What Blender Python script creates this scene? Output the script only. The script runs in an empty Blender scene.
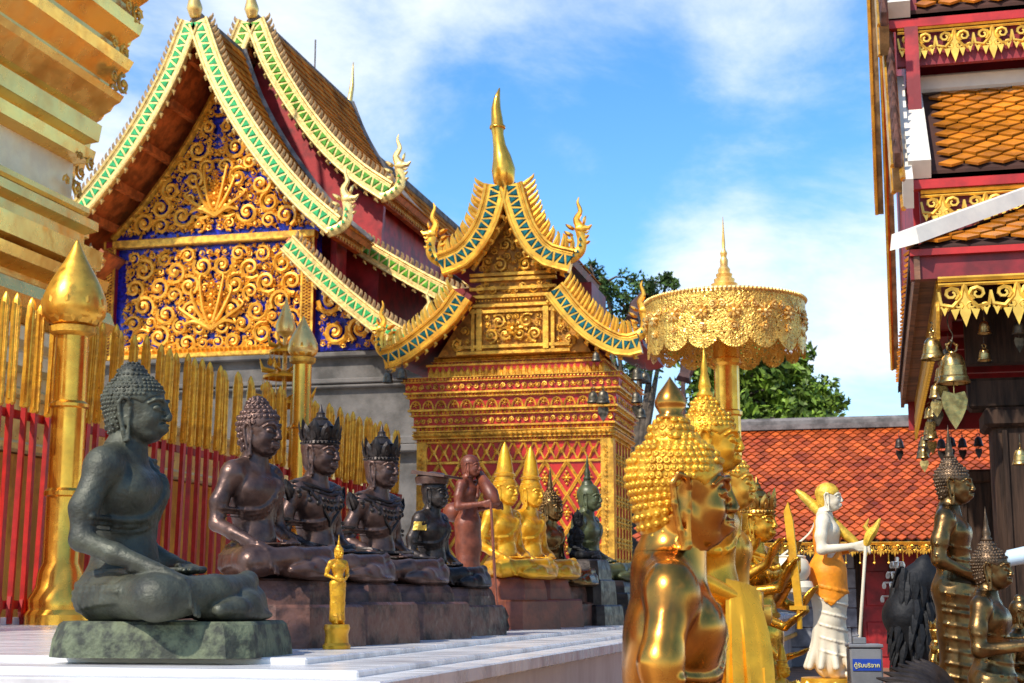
import bpy, math, random
import numpy as np
from math import sin, cos, pi, radians, tan, atan, atan2, sqrt
from mathutils import Vector, Matrix

# ---------------------------------------------------------------- camera
FPX, TH, PS = 1500.0, radians(9.77), radians(13.6)
CAM = Vector((0, 0, 1.2))
scene = bpy.context.scene
col = scene.collection
cd = bpy.data.cameras.new('camera'); cam = bpy.data.objects.new('camera', cd); col.objects.link(cam)
cam.location = CAM; cam.rotation_euler = (pi/2 + TH, 0, PS)
cd.sensor_width = 36; cd.lens = FPX/1024*36; cd.clip_start = .05; cd.clip_end = 2000
cd.dof.use_dof = True; cd.dof.focus_distance = 6.5; cd.dof.aperture_fstop = 9
scene.camera = cam
# ---------------------------------------------------------------- light
SUN_EL, SUN_AZ = radians(45), radians(-150)      # azimuth of the direction TO the sun, clockwise from +Y
w = bpy.data.worlds.new('World'); scene.world = w; w.use_nodes = True
def build_world():
    nt = w.node_tree; nt.nodes.clear(); N = nt.nodes.new; L = nt.links.new
    out = N('ShaderNodeOutputWorld'); bg = N('ShaderNodeBackground'); bg.inputs[1].default_value = .15
    sky = N('ShaderNodeTexSky'); sky.sky_type = 'NISHITA'; sky.sun_disc = False
    sky.sun_elevation = SUN_EL; sky.sun_rotation = SUN_AZ; sky.air_density = 1.0; sky.dust_density = .4; sky.ozone_density = 2.2
    tc = N('ShaderNodeTexCoord')
    sep = N('ShaderNodeSeparateXYZ'); L(tc.outputs['Generated'], sep.inputs[0])
    # clouds live on a plane high overhead: divide direction by its height
    add = N('ShaderNodeMath'); add.operation = 'ADD'; L(sep.outputs[2], add.inputs[0]); add.inputs[1].default_value = .12
    mx = N('ShaderNodeMath'); mx.operation = 'MAXIMUM'; L(add.outputs[0], mx.inputs[0]); mx.inputs[1].default_value = .03
    dv = N('ShaderNodeVectorMath'); dv.operation = 'DIVIDE'; L(tc.outputs['Generated'], dv.inputs[0])
    cb = N('ShaderNodeCombineXYZ'); [L(mx.outputs[0], cb.inputs[i]) for i in range(3)]; L(cb.outputs[0], dv.inputs[1])
    def noise(scale, detail, rough, off, sc):
        mp = N('ShaderNodeMapping'); L(dv.outputs[0], mp.inputs[0]); mp.inputs['Location'].default_value = off; mp.inputs['Scale'].default_value = sc
        n = N('ShaderNodeTexNoise'); n.inputs['Scale'].default_value = scale; n.inputs['Detail'].default_value = detail
        n.inputs['Roughness'].default_value = rough; n.inputs['Distortion'].default_value = .25; L(mp.outputs[0], n.inputs[0]); return n.outputs[0]
    def ramp(v, a, b, c0=0, c1=1):
        m = N('ShaderNodeMapRange'); m.interpolation_type = 'SMOOTHSTEP'; L(v, m.inputs[0]); m.inputs[1].default_value = a; m.inputs[2].default_value = b
        m.inputs[3].default_value = c0; m.inputs[4].default_value = c1; return m.outputs[0]
    def math(op, a, b):
        m = N('ShaderNodeMath'); m.operation = op
        for i, v in enumerate((a, b)):
            if isinstance(v, (int, float)): m.inputs[i].default_value = v
            else: L(v, m.inputs[i])
        return m.outputs[0]
    big = noise(.8, 3, .5, (3.1, 1.7, 0), (1, .8, 1)); fine = noise(2.2, 8, .62, (0.3, 5.2, 0), (1, .7, 1))
    s = math('ADD', math('MULTIPLY', big, .35), math('MULTIPLY', fine, .65))
    # broad banks of cloud at known bearings in the sky
    def bank(px, py, rad, amt):
        d = pixdir(px, py); vn = N('ShaderNodeVectorMath'); vn.operation = 'DOT_PRODUCT'; nrm = N('ShaderNodeVectorMath'); nrm.operation = 'NORMALIZE'
        L(tc.outputs['Generated'], nrm.inputs[0]); L(nrm.outputs[0], vn.inputs[0]); vn.inputs[1].default_value = d
        return ramp(vn.outputs['Value'], cos(rad), 1.0, 0, amt)
    for b in ((400, 20, .16, .13), (160, 60, .15, .11), (430, 200, .10, -.06), (800, 290, .13, .13), (640, 10, .16, .12), (830, 20, .1, .1), (700, 235, .06, .12), (590, 190, .05, .06), (760, 130, .12, -.12), (560, 150, .13, -.12), (440, 300, .1, .05), (840, 370, .1, .04)):
        s = math('ADD', s, bank(*b))
    mask = ramp(s, .45, .76)
    em = N('ShaderNodeMix'); em.data_type = 'RGBA'; L(math('MULTIPLY', mask, .93), em.inputs[0])
    hs = N('ShaderNodeHueSaturation'); hs.inputs['Saturation'].default_value = 1.32; hs.inputs['Value'].default_value = 1.02; L(sky.outputs[0], hs.inputs['Color'])
    L(hs.outputs[0], em.inputs[6]); em.inputs[7].default_value = (4.6, 4.9, 5.3, 1)
    L(em.outputs[2], bg.inputs[0]); L(bg.outputs[0], out.inputs[0])
def pixdir(px, py):
    u = Vector(((px-512)/FPX, (341.5-py)/FPX, -1))
    return (cam.rotation_euler.to_matrix() @ u).normalized()
build_world()
sd = bpy.data.lights.new('sun', 'SUN'); sd.energy = 3.3; sd.angle = radians(1.2); sd.color = (1, .93, .82)
sun = bpy.data.objects.new('sun', sd); col.objects.link(sun)
_d = Vector((sin(SUN_AZ)*cos(SUN_EL), cos(SUN_AZ)*cos(SUN_EL), sin(SUN_EL)))
sun.rotation_euler = (-_d).to_track_quat('-Z', 'Y').to_euler()
scene.view_settings.view_transform = 'Standard'; scene.view_settings.look = 'None'
scene.view_settings.exposure = .68; scene.view_settings.gamma = 1
scene.cycles.max_bounces = 6; scene.cycles.use_denoising = True

# surveying helpers: a bearing through the lens to a real plane of the place
def at(px, py, Y):
    d = pixdir(px, py); return CAM + d*(Y/d.y)
def onz(px, py, z):
    d = pixdir(px, py); return CAM + d*((z-CAM.z)/d.z)
def place(px, d, z=0):
    """ground position on the bearing of column px at distance d"""
    t = (px-512)/FPX; return Vector((d*(-sin(PS)+t*cos(PS)), d*(cos(PS)+t*sin(PS)), z))

# ---------------------------------------------------------------- materials
def mat(name, base, metallic=0, rough=.6, var=.15, vscale=6, bump=.0, bscale=30, base2=None, thr=(.4, .6), rvar=0., island=0., spec=.5, coat=0, stretch=(1,1,1)):
    m = bpy.data.materials.new(name); m.use_nodes = True; nt = m.node_tree; N = nt.nodes.new; L = nt.links.new
    b = nt.nodes['Principled BSDF']; b.inputs['Metallic'].default_value = metallic; b.inputs['Roughness'].default_value = rough
    b.inputs['Specular IOR Level'].default_value = spec; b.inputs['Coat Weight'].default_value = coat
    tc = N('ShaderNodeTexCoord'); mp = N('ShaderNodeMapping'); L(tc.outputs['Object'], mp.inputs[0]); mp.inputs['Scale'].default_value = stretch
    n = N('ShaderNodeTexNoise'); n.inputs['Scale'].default_value = vscale; n.inputs['Detail'].default_value = 7; n.inputs['Roughness'].default_value = .62; L(mp.outputs[0], n.inputs[0])
    cr = N('ShaderNodeValToRGB'); L(n.outputs[0], cr.inputs[0])
    c2 = base2 or tuple(x*(1-var*1.6) for x in base); c1 = base if base2 else tuple(min(1, x*(1+var*.6)) for x in base)
    cr.color_ramp.elements[0].position = thr[0]; cr.color_ramp.elements[1].position = thr[1]
    cr.color_ramp.elements[0].color = (*c2, 1); cr.color_ramp.elements[1].color = (*c1, 1)
    o = cr.outputs[0]
    if island:
        g = N('ShaderNodeNewGeometry'); mr = N('ShaderNodeMapRange'); L(g.outputs['Random Per Island'], mr.inputs[0]); mr.inputs[3].default_value = 1-island; mr.inputs[4].default_value = 1+island*.6
        hs = N('ShaderNodeHueSaturation'); L(mr.outputs[0], hs.inputs['Value']); L(o, hs.inputs['Color']); o = hs.outputs[0]
    L(o, b.inputs['Base Color'])
    if rvar:
        n3 = N('ShaderNodeTexNoise'); n3.inputs['Scale'].default_value = vscale*2.3; n3.inputs['Detail'].default_value = 5; L(mp.outputs[0], n3.inputs[0])
        mr = N('ShaderNodeMapRange'); L(n3.outputs[0], mr.inputs[0]); mr.inputs[1].default_value = .3; mr.inputs[2].default_value = .7
        mr.inputs[3].default_value = max(.03, rough-rvar); mr.inputs[4].default_value = min(1, rough+rvar); L(mr.outputs[0], b.inputs['Roughness'])
    if bump:
        n2 = N('ShaderNodeTexNoise'); n2.inputs['Scale'].default_value = bscale; n2.inputs['Detail'].default_value = 6; L(mp.outputs[0], n2.inputs[0])
        bp = N('ShaderNodeBump'); bp.inputs['Strength'].default_value = bump; bp.inputs['Distance'].default_value = .007; L(n2.outputs[0], bp.inputs['Height']); L(bp.outputs[0], b.inputs['Normal'])
    return m
M = {}
M['gold'] = mat('gold leaf', (1., .48, .06), .75, .34, .18, 5, .25, 9, rvar=.12)
M['gold_carved'] = mat('carved gilt', (.95, .47, .055), .45, .42, .3, 9, .7, 60, rvar=.12)
M['gold_pale'] = mat('pale gilt', (1., .62, .19), .6, .36, .15, 5, .35, 14, rvar=.12)
M['gold_paint'] = mat('yellow gold paint', (.80, .40, .02), .5, .38, .15, 8, .3, 30, base2=(.50, .22, .02), thr=(.33, .52), rvar=.12)
M['gold_polish'] = mat('polished brass', (.60, .34, .09), 1, .13, .25, 4, .06, 5, rvar=.07)
M['gold_bright'] = mat('bright curls gilt', (.84, .44, .035), .65, .36, .25, 14, .4, 60, base2=(.50, .24, .02), thr=(.32, .6))
M['gold_relief'] = mat('matt gilded relief', (.95, .47, .045), .35, .45, .25, 9, .5, 60, base2=(.62, .26, .02), thr=(.3, .6))
M['blue'] = mat('blue glass ground', (.012, .02, .42), .2, .25, .35, 15, .1, 50)
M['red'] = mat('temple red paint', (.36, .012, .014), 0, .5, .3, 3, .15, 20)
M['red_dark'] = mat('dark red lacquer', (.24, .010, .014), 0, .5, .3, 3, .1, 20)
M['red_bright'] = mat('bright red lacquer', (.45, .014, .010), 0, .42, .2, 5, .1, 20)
M['orange_wood'] = mat('orange brown rafters', (.55, .14, .03), 0, .5, .3, 4, .2, 20)
M['green'] = mat('green glass', (.01, .42, .08), .1, .18, .2, 10)
M['teal'] = mat('teal glass', (.004, .12, .12), .2, .18, .4, 10)
M['cream'] = mat('cream enamel', (.80, .68, .36), .3, .35, .2, 10, .3, 40)
M['white'] = mat('white plaster', (.78, .72, .60), 0, .65, .16, 2.5, .15, 20, base2=(.55, .52, .46), thr=(.3, .62))
M['marble'] = mat('white marble', (.72, .71, .70), 0, .26, .1, 2.0, .03, 8, base2=(.46, .45, .46), thr=(.36, .56), rvar=.08, stretch=(1, 2.5, 1))
M['marble_face'] = mat('grey pink marble', (.52, .47, .45), 0, .25, .1, 2, .05, 8, base2=(.38, .34, .33), thr=(.35, .62), stretch=(1, 1.5, .4))
M['stone'] = mat('grey cement', (.165, .15, .135), 0, .85, .2, 1.8, .8, 25, base2=(.075, .068, .06), thr=(.38, .62))
M['paving'] = mat('terracotta paving', (.32, .16, .09), 0, .6, .3, 3, .3, 12)
M['tile_orange'] = mat('orange glazed tile', (.55, .10, .016), 0, .42, .2, 2, .2, 25, base2=(.36, .055, .015), thr=(.33, .6), island=.5)
M['tile_amber'] = mat('amber glazed tile', (.62, .20, .015), 0, .26, .25, 3, .2, 25, island=.35)
M['tile_brown'] = mat('brown roof tile', (.62, .20, .02), 0, .9, .25, 1.2, .3, 25, island=.4, spec=.1)
M['mortar'] = mat('dark roof underlay', (.055, .018, .01), 0, .9, .2, 4)
M['ridge_grey'] = mat('weathered ridge cap', (.17, .15, .14), 0, .85, .3, 4, .5, 18)
M['wood_dark'] = mat('dark wood', (.045, .024, .014), 0, .7, .4, 3, .4, 20, spec=.2, stretch=(6, 6, .6))
M['brown_wood'] = mat('weathered brown wood', (.20, .085, .04), 0, .6, .4, 3, .4, 20, stretch=(1, 3, 3))
M['verdigris'] = mat('dark green bronze', (.080, .084, .056), .3, .55, .3, 7, .6, 60, base2=(.030, .031, .023), thr=(.36, .64), rvar=.1)
M['verdigris_base'] = mat('mossy bronze base', (.13, .15, .085), .1, .75, .3, 14, 1, 50, base2=(.035, .04, .028), thr=(.42, .58))
M['bronze'] = mat('purple brown bronze', (.155, .088, .066), .6, .38, .3, 6, .3, 40, base2=(.05, .028, .024), thr=(.36, .64), rvar=.12)
M['bronze_dark'] = mat('blackened bronze', (.055, .042, .036), .6, .42, .3, 8, .4, 40, base2=(.02, .015, .013), rvar=.12)
M['base_brown'] = mat('brown painted base', (.17, .075, .05), .1, .5, .3, 7, 1, 30, base2=(.045, .022, .017), thr=(.40, .56), rvar=.18)
M['rust'] = mat('rust red wood', (.24, .060, .026), .1, .45, .3, 8, .3, 40, base2=(.12, .03, .014), thr=(.38, .62))
M['olive'] = mat('olive green jade', (.075, .085, .035), .15, .4, .3, 7, .3, 40)
M['black'] = mat('sooty black', (.010, .010, .011), 0, .6, .3, 9, .6, 40, spec=.25)
M['bronze_gold'] = mat('aged golden bronze', (.26, .155, .055), .95, .33, .3, 5, .2, 30, base2=(.10, .058, .024), thr=(.36, .66), rvar=.12)
M['ivory'] = mat('ivory paint', (.78, .68, .50), 0, .38, .12, 4, .1, 30, base2=(.62, .52, .36), thr=(.3, .6))
M['saffron'] = mat('saffron cloth', (.92, .29, .005), 0, .6, .15, 6, .3, 30)
M['yellow_hair'] = mat('yellow gold hair', (.82, .50, .05), .3, .4, .2, 20, .4, 70)
M['orange_cloth'] = mat('orange cloth wall', (1., .33, .025), 0, .7, .25, 1.5, .3, 12)
M['bell_brass'] = mat('bell brass', (.50, .34, .12), .95, .3, .3, 12, .2, 40, rvar=.12)
M['bell_old'] = mat('dull bell metal', (.14, .12, .085), .8, .45, .4, 14, .3, 40)
M['silver'] = mat('silver leaf ornament', (.6, .58, .55), .95, .3, .2, 14)
M['leaf_tree'] = mat('tree leaf', (.17, .27, .03), 0, .5, .4, 2.5, island=.45, spec=.3)
M['leaf_dark'] = mat('dark tree leaf', (.075, .14, .025), 0, .5, .4, 2.5, island=.45, spec=.3)
M['bark'] = mat('bark', (.12, .09, .065), 0, .9, .3, 6, .6, 20)
M['box_grey'] = mat('grey painted steel', (.20, .20, .205), .1, .4, .15, 5)
M['sign_blue'] = mat('sign blue', (.012, .05, .34), 0, .35, .05, 5)
M['text_white'] = mat('sign lettering', (.85, .85, .82), 0, .5, .02, 5)
M['text_yellow'] = mat('sign yellow lettering', (.85, .75, .25), 0, .5, .02, 5)
M['stone_wall'] = mat('grey stone slabs', (.30, .30, .32), 0, .7, .3, 4, .4, 20, base2=(.15, .15, .17))
M['pale_blue'] = mat('pale blue enamel', (.55, .70, .80), 0, .3, .05, 5)
M['gold_paint2'] = mat('fence gilding', (.93, .50, .045), .6, .36, .25, 9, .25, 25, base2=(.66, .30, .03), rvar=.1)
M['gilt_wall'] = mat('gold plated panels', (1., .64, .15), .6, .22, .15, 2.2, .5, 5, base2=(.80, .42, .08), thr=(.30, .55), rvar=.12)
M['pale_wall'] = mat('pale gilded plaster', (1., .76, .40), .2, .42, .12, 2, .25, 8, rvar=.1)
M['gold_polish2'] = mat('gold plated tube', (1., .47, .06), .85, .25, .14, 3, .25, 7, rvar=.1)
M['cream_gilt'] = mat('cream gilding', (.88, .62, .22), .55, .4, .2, 12, .4, 50, rvar=.1)
M['brown_crest2'] = mat('purple brown carved wood', (.10, .05, .045), .1, .5, .3, 8, .3, 30)
M['brown_crest'] = mat('weathered crest', (.36, .22, .09), .3, .5, .3, 8, .3, 30)
M['green_light'] = mat('bright green glass', (.05, .46, .13), .1, .2, .2, 10)
M['green_mid'] = mat('leaf green glass', (.12, .38, .03), .1, .2, .25, 10)
M['gilt_dark'] = mat('dark gilt ground', (.50, .22, .03), .4, .5, .3, 9, .5, 40)
M['red_shrine'] = mat('shrine red', (.52, .02, .012), .0, .4, .15, 6, .1, 20)
M['gold_satin'] = mat('satin gold robe', (.88, .40, .02), .6, .26, .2, 5, .25, 12, rvar=.08)
M['gold_old'] = mat('aged gilt', (.78, .40, .04), .85, .28, .3, 6, .3, 30, base2=(.40, .18, .02), thr=(.35, .65), rvar=.1)
M['gold_flat'] = mat('flat yellow gilding', (.90, .56, .09), .45, .4, .15, 7, .2, 30)
M['crest_purple'] = mat('weathered purple brown crest', (.16, .07, .05), .2, .5, .4, 8, .4, 30)
M['gold_mirror'] = mat('dark polished brass', (.66, .29, .045), .95, .24, .25, 5, .15, 9, base2=(.34, .14, .03), thr=(.38, .62), rvar=.12)
M['bronze_bright'] = mat('antique brass', (.55, .32, .07), .95, .28, .3, 6, .3, 30, base2=(.25, .12, .03), thr=(.35, .65), rvar=.1)
M['bronze_old'] = mat('brown bronze hair', (.13, .085, .05), .8, .42, .3, 9, .3, 40)
for k in ('leaf_tree', 'leaf_dark'):
    _b = M[k].node_tree.nodes['Principled BSDF']; _b.inputs['Transmission Weight'].default_value = 0

# ---------------------------------------------------------------- mesh helpers
class MB:
    def __init__(s): s.v = []; s.f = []
    def add(s, vs, fs, mtx=None):
        o = len(s.v)
        s.v.extend([tuple(mtx @ Vector(v)) if mtx else tuple(v) for v in vs]); s.f.extend([tuple(i+o for i in f) for f in fs]); return s
    def box(s, c, d, rz=0, bev=0, mtx=None):
        x, y, z = (q/2 for q in d); c = Vector(c)
        R_ = Matrix.Rotation(rz, 3, 'Z')
        if bev <= 0:
            vs = [c + R_ @ Vector((a*x, b*y, e*z)) for a in (-1, 1) for b in (-1, 1) for e in (-1, 1)]
            fs = [(0,1,3,2), (4,6,7,5), (0,4,5,1), (2,3,7,6), (0,2,6,4), (1,5,7,3)]
        else:
            bv = min(bev, x*.9, y*.9, z*.9); vs = []
            for a in (-1, 1):
                for b in (-1, 1):
                    for e in (-1, 1):
                        vs += [c + R_ @ Vector(p) for p in ((a*x, b*(y-bv), e*(z-bv)), (a*(x-bv), b*y, e*(z-bv)), (a*(x-bv), b*(y-bv), e*z))]
            k = lambda a, b, e, i: 3*(4*(a > 0)+2*(b > 0)+(e > 0))+i
            fs = []
            for a in (-1, 1):
                q = [k(a,-1,-1,0), k(a,1,-1,0), k(a,1,1,0), k(a,-1,1,0)]; fs.append(q if a > 0 else q[::-1])
                q = [k(-1,a,-1,1), k(-1,a,1,1), k(1,a,1,1), k(1,a,-1,1)]; fs.append(q if a > 0 else q[::-1])
                q = [k(-1,-1,a,2), k(1,-1,a,2), k(1,1,a,2), k(-1,1,a,2)]; fs.append(q if a > 0 else q[::-1])
            for a in (-1, 1):
                for b in (-1, 1):
                    fs.append([k(a,b,-1,0), k(a,b,1,0), k(a,b,1,1), k(a,b,-1,1)]); fs.append([k(a,-1,b,0), k(a,1,b,0), k(a,1,b,2), k(a,-1,b,2)])
                    fs.append([k(-1,a,b,1), k(1,a,b,1), k(1,a,b,2), k(-1,a,b,2)])
                    for e in (-1, 1): fs.append([k(a,b,e,0), k(a,b,e,1), k(a,b,e,2)])
        return s.add(vs, fs, mtx)
    def lathe(s, prof, c=(0,0,0), n=20, mtx=None, flute=0, nf=0, caps=True):
        """prof: [(r, z)...] bottom to top"""
        vs = []; c = Vector(c)
        for r, z in prof:
            for i in range(n):
                a = 2*pi*i/n; rr = r*(1+flute*cos(nf*a)) if flute else r
                vs.append(c + Vector((rr*cos(a), rr*sin(a), z)))
        fs = [(j*n+i, j*n+(i+1) % n, (j+1)*n+(i+1) % n, (j+1)*n+i) for j in range(len(prof)-1) for i in range(n)]
        if caps: fs += [tuple(range(n))[::-1], tuple((len(prof)-1)*n+i for i in range(n))]
        return s.add(vs, fs, mtx)
    def tube(s, pts, rad, n=6, mtx=None, flat=None):
        pts = [Vector(p) for p in pts]; m = len(pts); vs = []
        rads = rad if hasattr(rad, '__len__') else [rad]*m
        up = Vector((0, 0, 1)) if flat is None else Vector(flat[0]); fl = 1 if flat is None else flat[1]
        px = None
        for i, p in enumerate(pts):
            t = (pts[min(i+1, m-1)] - pts[max(i-1, 0)])
            t = t.normalized() if t.length > 1e-9 else Vector((0,0,1))
            if flat is None:
                if px is None: px = t.orthogonal().normalized()
                a = (px - t*px.dot(t)); a = a.normalized() if a.length > 1e-6 else t.orthogonal().normalized(); px = a
            else:
                a = up - t*up.dot(t); a = a.normalized() if a.length > 1e-6 else t.orthogonal().normalized()
            b = t.cross(a)
            for k in range(n):
                an = 2*pi*(k+.5)/n; vs.append(p + (a*cos(an)*fl + b*sin(an))*rads[i])
        fs = [(j*n+i, j*n+(i+1) % n, (j+1)*n+(i+1) % n, (j+1)*n+i) for j in range(m-1) for i in range(n)]
        fs += [tuple(range(n))[::-1], tuple((m-1)*n+i for i in range(n))]
        return s.add(vs, fs, mtx)
    def prism(s, poly, th, mtx=None, taper=1.0):
        """poly in local XZ, thickness along Y (centred)"""
        n = len(poly); cx = sum(p[0] for p in poly)/n; cz = sum(p[1] for p in poly)/n
        vs = [(p[0], th/2, p[1]) for p in poly] + [(cx+(p[0]-cx)*taper, -th/2, cz+(p[1]-cz)*taper) for p in poly]
        fs = [tuple(range(n)), tuple(range(2*n-1, n-1, -1))] + [(i, (i+1) % n, n+(i+1) % n, n+i)[::-1] for i in range(n)]
        return s.add(vs, fs, mtx)
    def ball(s, c, r, seg=8, rings=5, mtx=None):
        r = r if hasattr(r, '__len__') else (r, r, r)
        prof = [(sin(pi*j/rings), -cos(pi*j/rings)) for j in range(rings+1)]; prof[0] = (.001, -1); prof[-1] = (.001, 1)
        m2 = Matrix.Translation(c) @ Matrix.Diagonal((*r, 1)); return s.lathe(prof, (0,0,0), seg, (mtx @ m2) if mtx else m2, caps=False)
    def cone(s, a, b, r, n=5):
        return s.tube([a, b], [r, r*.08], n)
    def build(s, name, m, parent=None, smooth=False, loc=None, **tags):
        me = bpy.data.meshes.new(name); me.from_pydata(s.v, [], s.f); me.update()
        me.materials.append(M[m] if isinstance(m, str) else m)
        if smooth: me.polygons.foreach_set('use_smooth', [True]*len(me.polygons)); 
        if smooth == 'auto' and hasattr(me, 'set_sharp_from_angle'): me.set_sharp_from_angle(angle=radians(35))
        o = bpy.data.objects.new(name, me); col.objects.link(o)
        if parent: o.parent = parent
        if loc: o.location = loc
        for k, v in tags.items(): o[k] = v
        return o
def tag(o, label, cat, group=None):
    o['label'] = label; o['category'] = cat
    if group: o['group'] = group
    return o
def thing(name, label, cat, loc=(0,0,0), rz=0, group=None, sc=1):
    o = bpy.data.objects.new(name, None); col.objects.link(o); o.empty_display_size = .1
    o.location = loc; o.rotation_euler = (0, 0, rz); o.scale = (sc, sc, sc); return tag(o, label, cat, group)
def kids(o): return [c for c in bpy.data.objects if c.parent == o]
def copy_tree(o, loc=None, rz=None, label=None, group=None, sc=None, cat=None):
    def rec(q, par):
        c = q.copy(); col.objects.link(c)
        if par: c.parent = par
        for ch in kids(q): rec(ch, c)
        return c
    c = rec(o, None)
    if loc is not None: c.location = loc
    if rz is not None: c.rotation_euler = (0, 0, rz)
    if sc is not None: c.scale = (sc,)*3 if not hasattr(sc, '__len__') else sc
    if label: c['label'] = label
    if group: c['group'] = group
    return c
def struct(mb, name, m, **k):
    o = mb.build(name, m, **k); o['kind'] = 'structure'; return o
def spline(pts, n=8):
    P = [Vector(p) for p in pts]; P = [P[0]*2-P[1]] + P + [P[-1]*2-P[-2]]; out = []
    for i in range(1, len(P)-2):
        for k in range(n):
            t = k/n; a, b, c, d = P[i-1:i+3]
            out.append(.5*((2*b)+(c-a)*t+(2*a-5*b+4*c-d)*t*t+(3*b-a-3*c+d)*t*t*t))
    out.append(P[-2]); return out
def resample(pts, step):
    L_ = [0]
    for i in range(1, len(pts)): L_.append(L_[-1]+(pts[i]-pts[i-1]).length)
    n = max(2, int(round(L_[-1]/step))); out = []; j = 0
    for k in range(n+1):
        s = L_[-1]*k/n
        while j < len(L_)-2 and L_[j+1] < s: j += 1
        u = (s-L_[j])/max(1e-9, L_[j+1]-L_[j]); out.append(pts[j].lerp(pts[j+1], u))
    return out

# ---------------------------------------------------------------- sculpting: smooth signed-distance field -> surface nets
class Clay:
    def __init__(s, lo, hi, h):
        s.h = h; s.lo = np.array(lo, float); n = np.ceil((np.array(hi)-s.lo)/h).astype(int)+1; s.n = n
        s.F = np.full(tuple(n), 9., np.float32)
        s.ax = [s.lo[i]+np.arange(n[i])*h for i in range(3)]
    def _sub(s, lo, hi):
        i0 = np.maximum(0, np.floor((np.array(lo)-s.lo)/s.h).astype(int)); i1 = np.minimum(s.n, np.ceil((np.array(hi)-s.lo)/s.h).astype(int)+1)
        if np.any(i1 <= i0): return None
        sl = tuple(slice(a, b) for a, b in zip(i0, i1))
        X = s.ax[0][sl[0]][:, None, None]; Y = s.ax[1][sl[1]][None, :, None]; Z = s.ax[2][sl[2]][None, None, :]
        return sl, X, Y, Z
    def _mix(s, sl, d, k, cut):
        A = s.F[sl]
        if cut:
            d = -d; h = np.maximum(k-np.abs(A-d), 0)/k; s.F[sl] = np.maximum(A, d)+h*h*k*.25
        else:
            h = np.maximum(k-np.abs(A-d), 0)/k; s.F[sl] = np.minimum(A, d)-h*h*k*.25
    def cap(s, a, b, ra, rb=None, k=.02, cut=False):
        rb = ra if rb is None else rb; a = np.array(a, float); b = np.array(b, float); R_ = max(ra, rb)+k+2*s.h
        q = s._sub(np.minimum(a, b)-R_, np.maximum(a, b)+R_)
        if q is None: return s
        sl, X, Y, Z = q; ba = b-a; L2 = max(1e-12, ba@ba)
        t = np.clip(((X-a[0])*ba[0]+(Y-a[1])*ba[1]+(Z-a[2])*ba[2])/L2, 0, 1)
        d = np.sqrt((X-a[0]-ba[0]*t)**2+(Y-a[1]-ba[1]*t)**2+(Z-a[2]-ba[2]*t)**2)-(ra+(rb-ra)*t)
        s._mix(sl, d.astype(np.float32), k, cut); return s
    def ell(s, c, r, k=.02, rot=None, cut=False):
        c = np.array(c, float); r = np.array(r if hasattr(r, '__len__') else (r,)*3, float); R_ = max(r)+k+2*s.h if rot is not None else r+k+2*s.h
        q = s._sub(c-R_, c+R_)
        if q is None: return s
        sl, X, Y, Z = q; x, y, z = X-c[0], Y-c[1], Z-c[2]
        if rot is not None:
            m = np.array(Matrix.Rotation(rot[1], 3, rot[0]).transposed())
            x, y, z = (m[0][0]*x+m[0][1]*y+m[0][2]*z, m[1][0]*x+m[1][1]*y+m[1][2]*z, m[2][0]*x+m[2][1]*y+m[2][2]*z)
        k0 = np.sqrt((x/r[0])**2+(y/r[1])**2+(z/r[2])**2); k1 = np.sqrt((x/r[0]**2)**2+(y/r[1]**2)**2+(z/r[2]**2)**2)+1e-9
        s._mix(sl, (k0*(k0-1)/k1).astype(np.float32), k, cut); return s
    def chain(s, pts, rads, k=.02, cut=False):
        for i in range(len(pts)-1): s.cap(pts[i], pts[i+1], rads[i], rads[i+1], k if i else k, cut)
        return s
    def mesh(s):
        F = s.F; n = F.shape; ins = F < 0
        c = ins[:-1,:-1,:-1].astype(np.uint8)
        tot = np.zeros(tuple(x-1 for x in n), np.uint8)
        for i in (0,1):
            for j in (0,1):
                for k in (0,1): tot += ins[i:n[0]-1+i, j:n[1]-1+j, k:n[2]-1+k]
        act = (tot > 0) & (tot < 8); idx = np.argwhere(act); vid = -np.ones(act.shape, np.int64); vid[act] = np.arange(len(idx))
        P = np.zeros((len(idx), 3)); C = np.zeros(len(idx)); I, J, K = idx.T
        for ax in range(3):
            o1, o2 = [a for a in range(3) if a != ax]
            for p in (0,1):
                for q in (0,1):
                    off = [0,0,0]; off[o1] = p; off[o2] = q; off2 = list(off); off2[ax] = 1
                    f0 = F[I+off[0], J+off[1], K+off[2]]; f1 = F[I+off2[0], J+off2[1], K+off2[2]]
                    m = (f0 < 0) != (f1 < 0); t = np.where(m, f0/(np.where(m, f0-f1, 1)), 0)
                    for a in range(3):
                        P[:, a] += m*(off[a] if a != ax else t)
                    C += m
        P = (P/C[:, None]+idx)*s.h+s.lo
        faces = []
        for ax in range(3):
            o1, o2 = (ax+1) % 3, (ax+2) % 3
            a = [slice(None)]*3; b = [slice(None)]*3; a[ax] = slice(0, -1); b[ax] = slice(1, None)
            A = ins[tuple(a)]; B = ins[tuple(b)]; ch = np.argwhere(A != B)
            ok = (ch[:, o1] > 0) & (ch[:, o2] > 0) & (ch[:, o1] < n[o1]-1) & (ch[:, o2] < n[o2]-1); ch = ch[ok]
            e = np.eye(3, dtype=int)
            q = [vid[tuple((ch-d).T)] for d in (e[o1]+e[o2], e[o2], 0*e[0], e[o1])]
            q = np.stack(q, 1); flip = A[tuple(ch.T)]
            q[~flip] = q[~flip][:, ::-1]; faces.append(q)
        return P, np.concatenate(faces)
    def into(s, mb):
        P, Fc = s.mesh(); o = len(mb.v); mb.v.extend(map(tuple, P.tolist())); mb.f.extend(map(tuple, (Fc+o).tolist())); return mb
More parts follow.
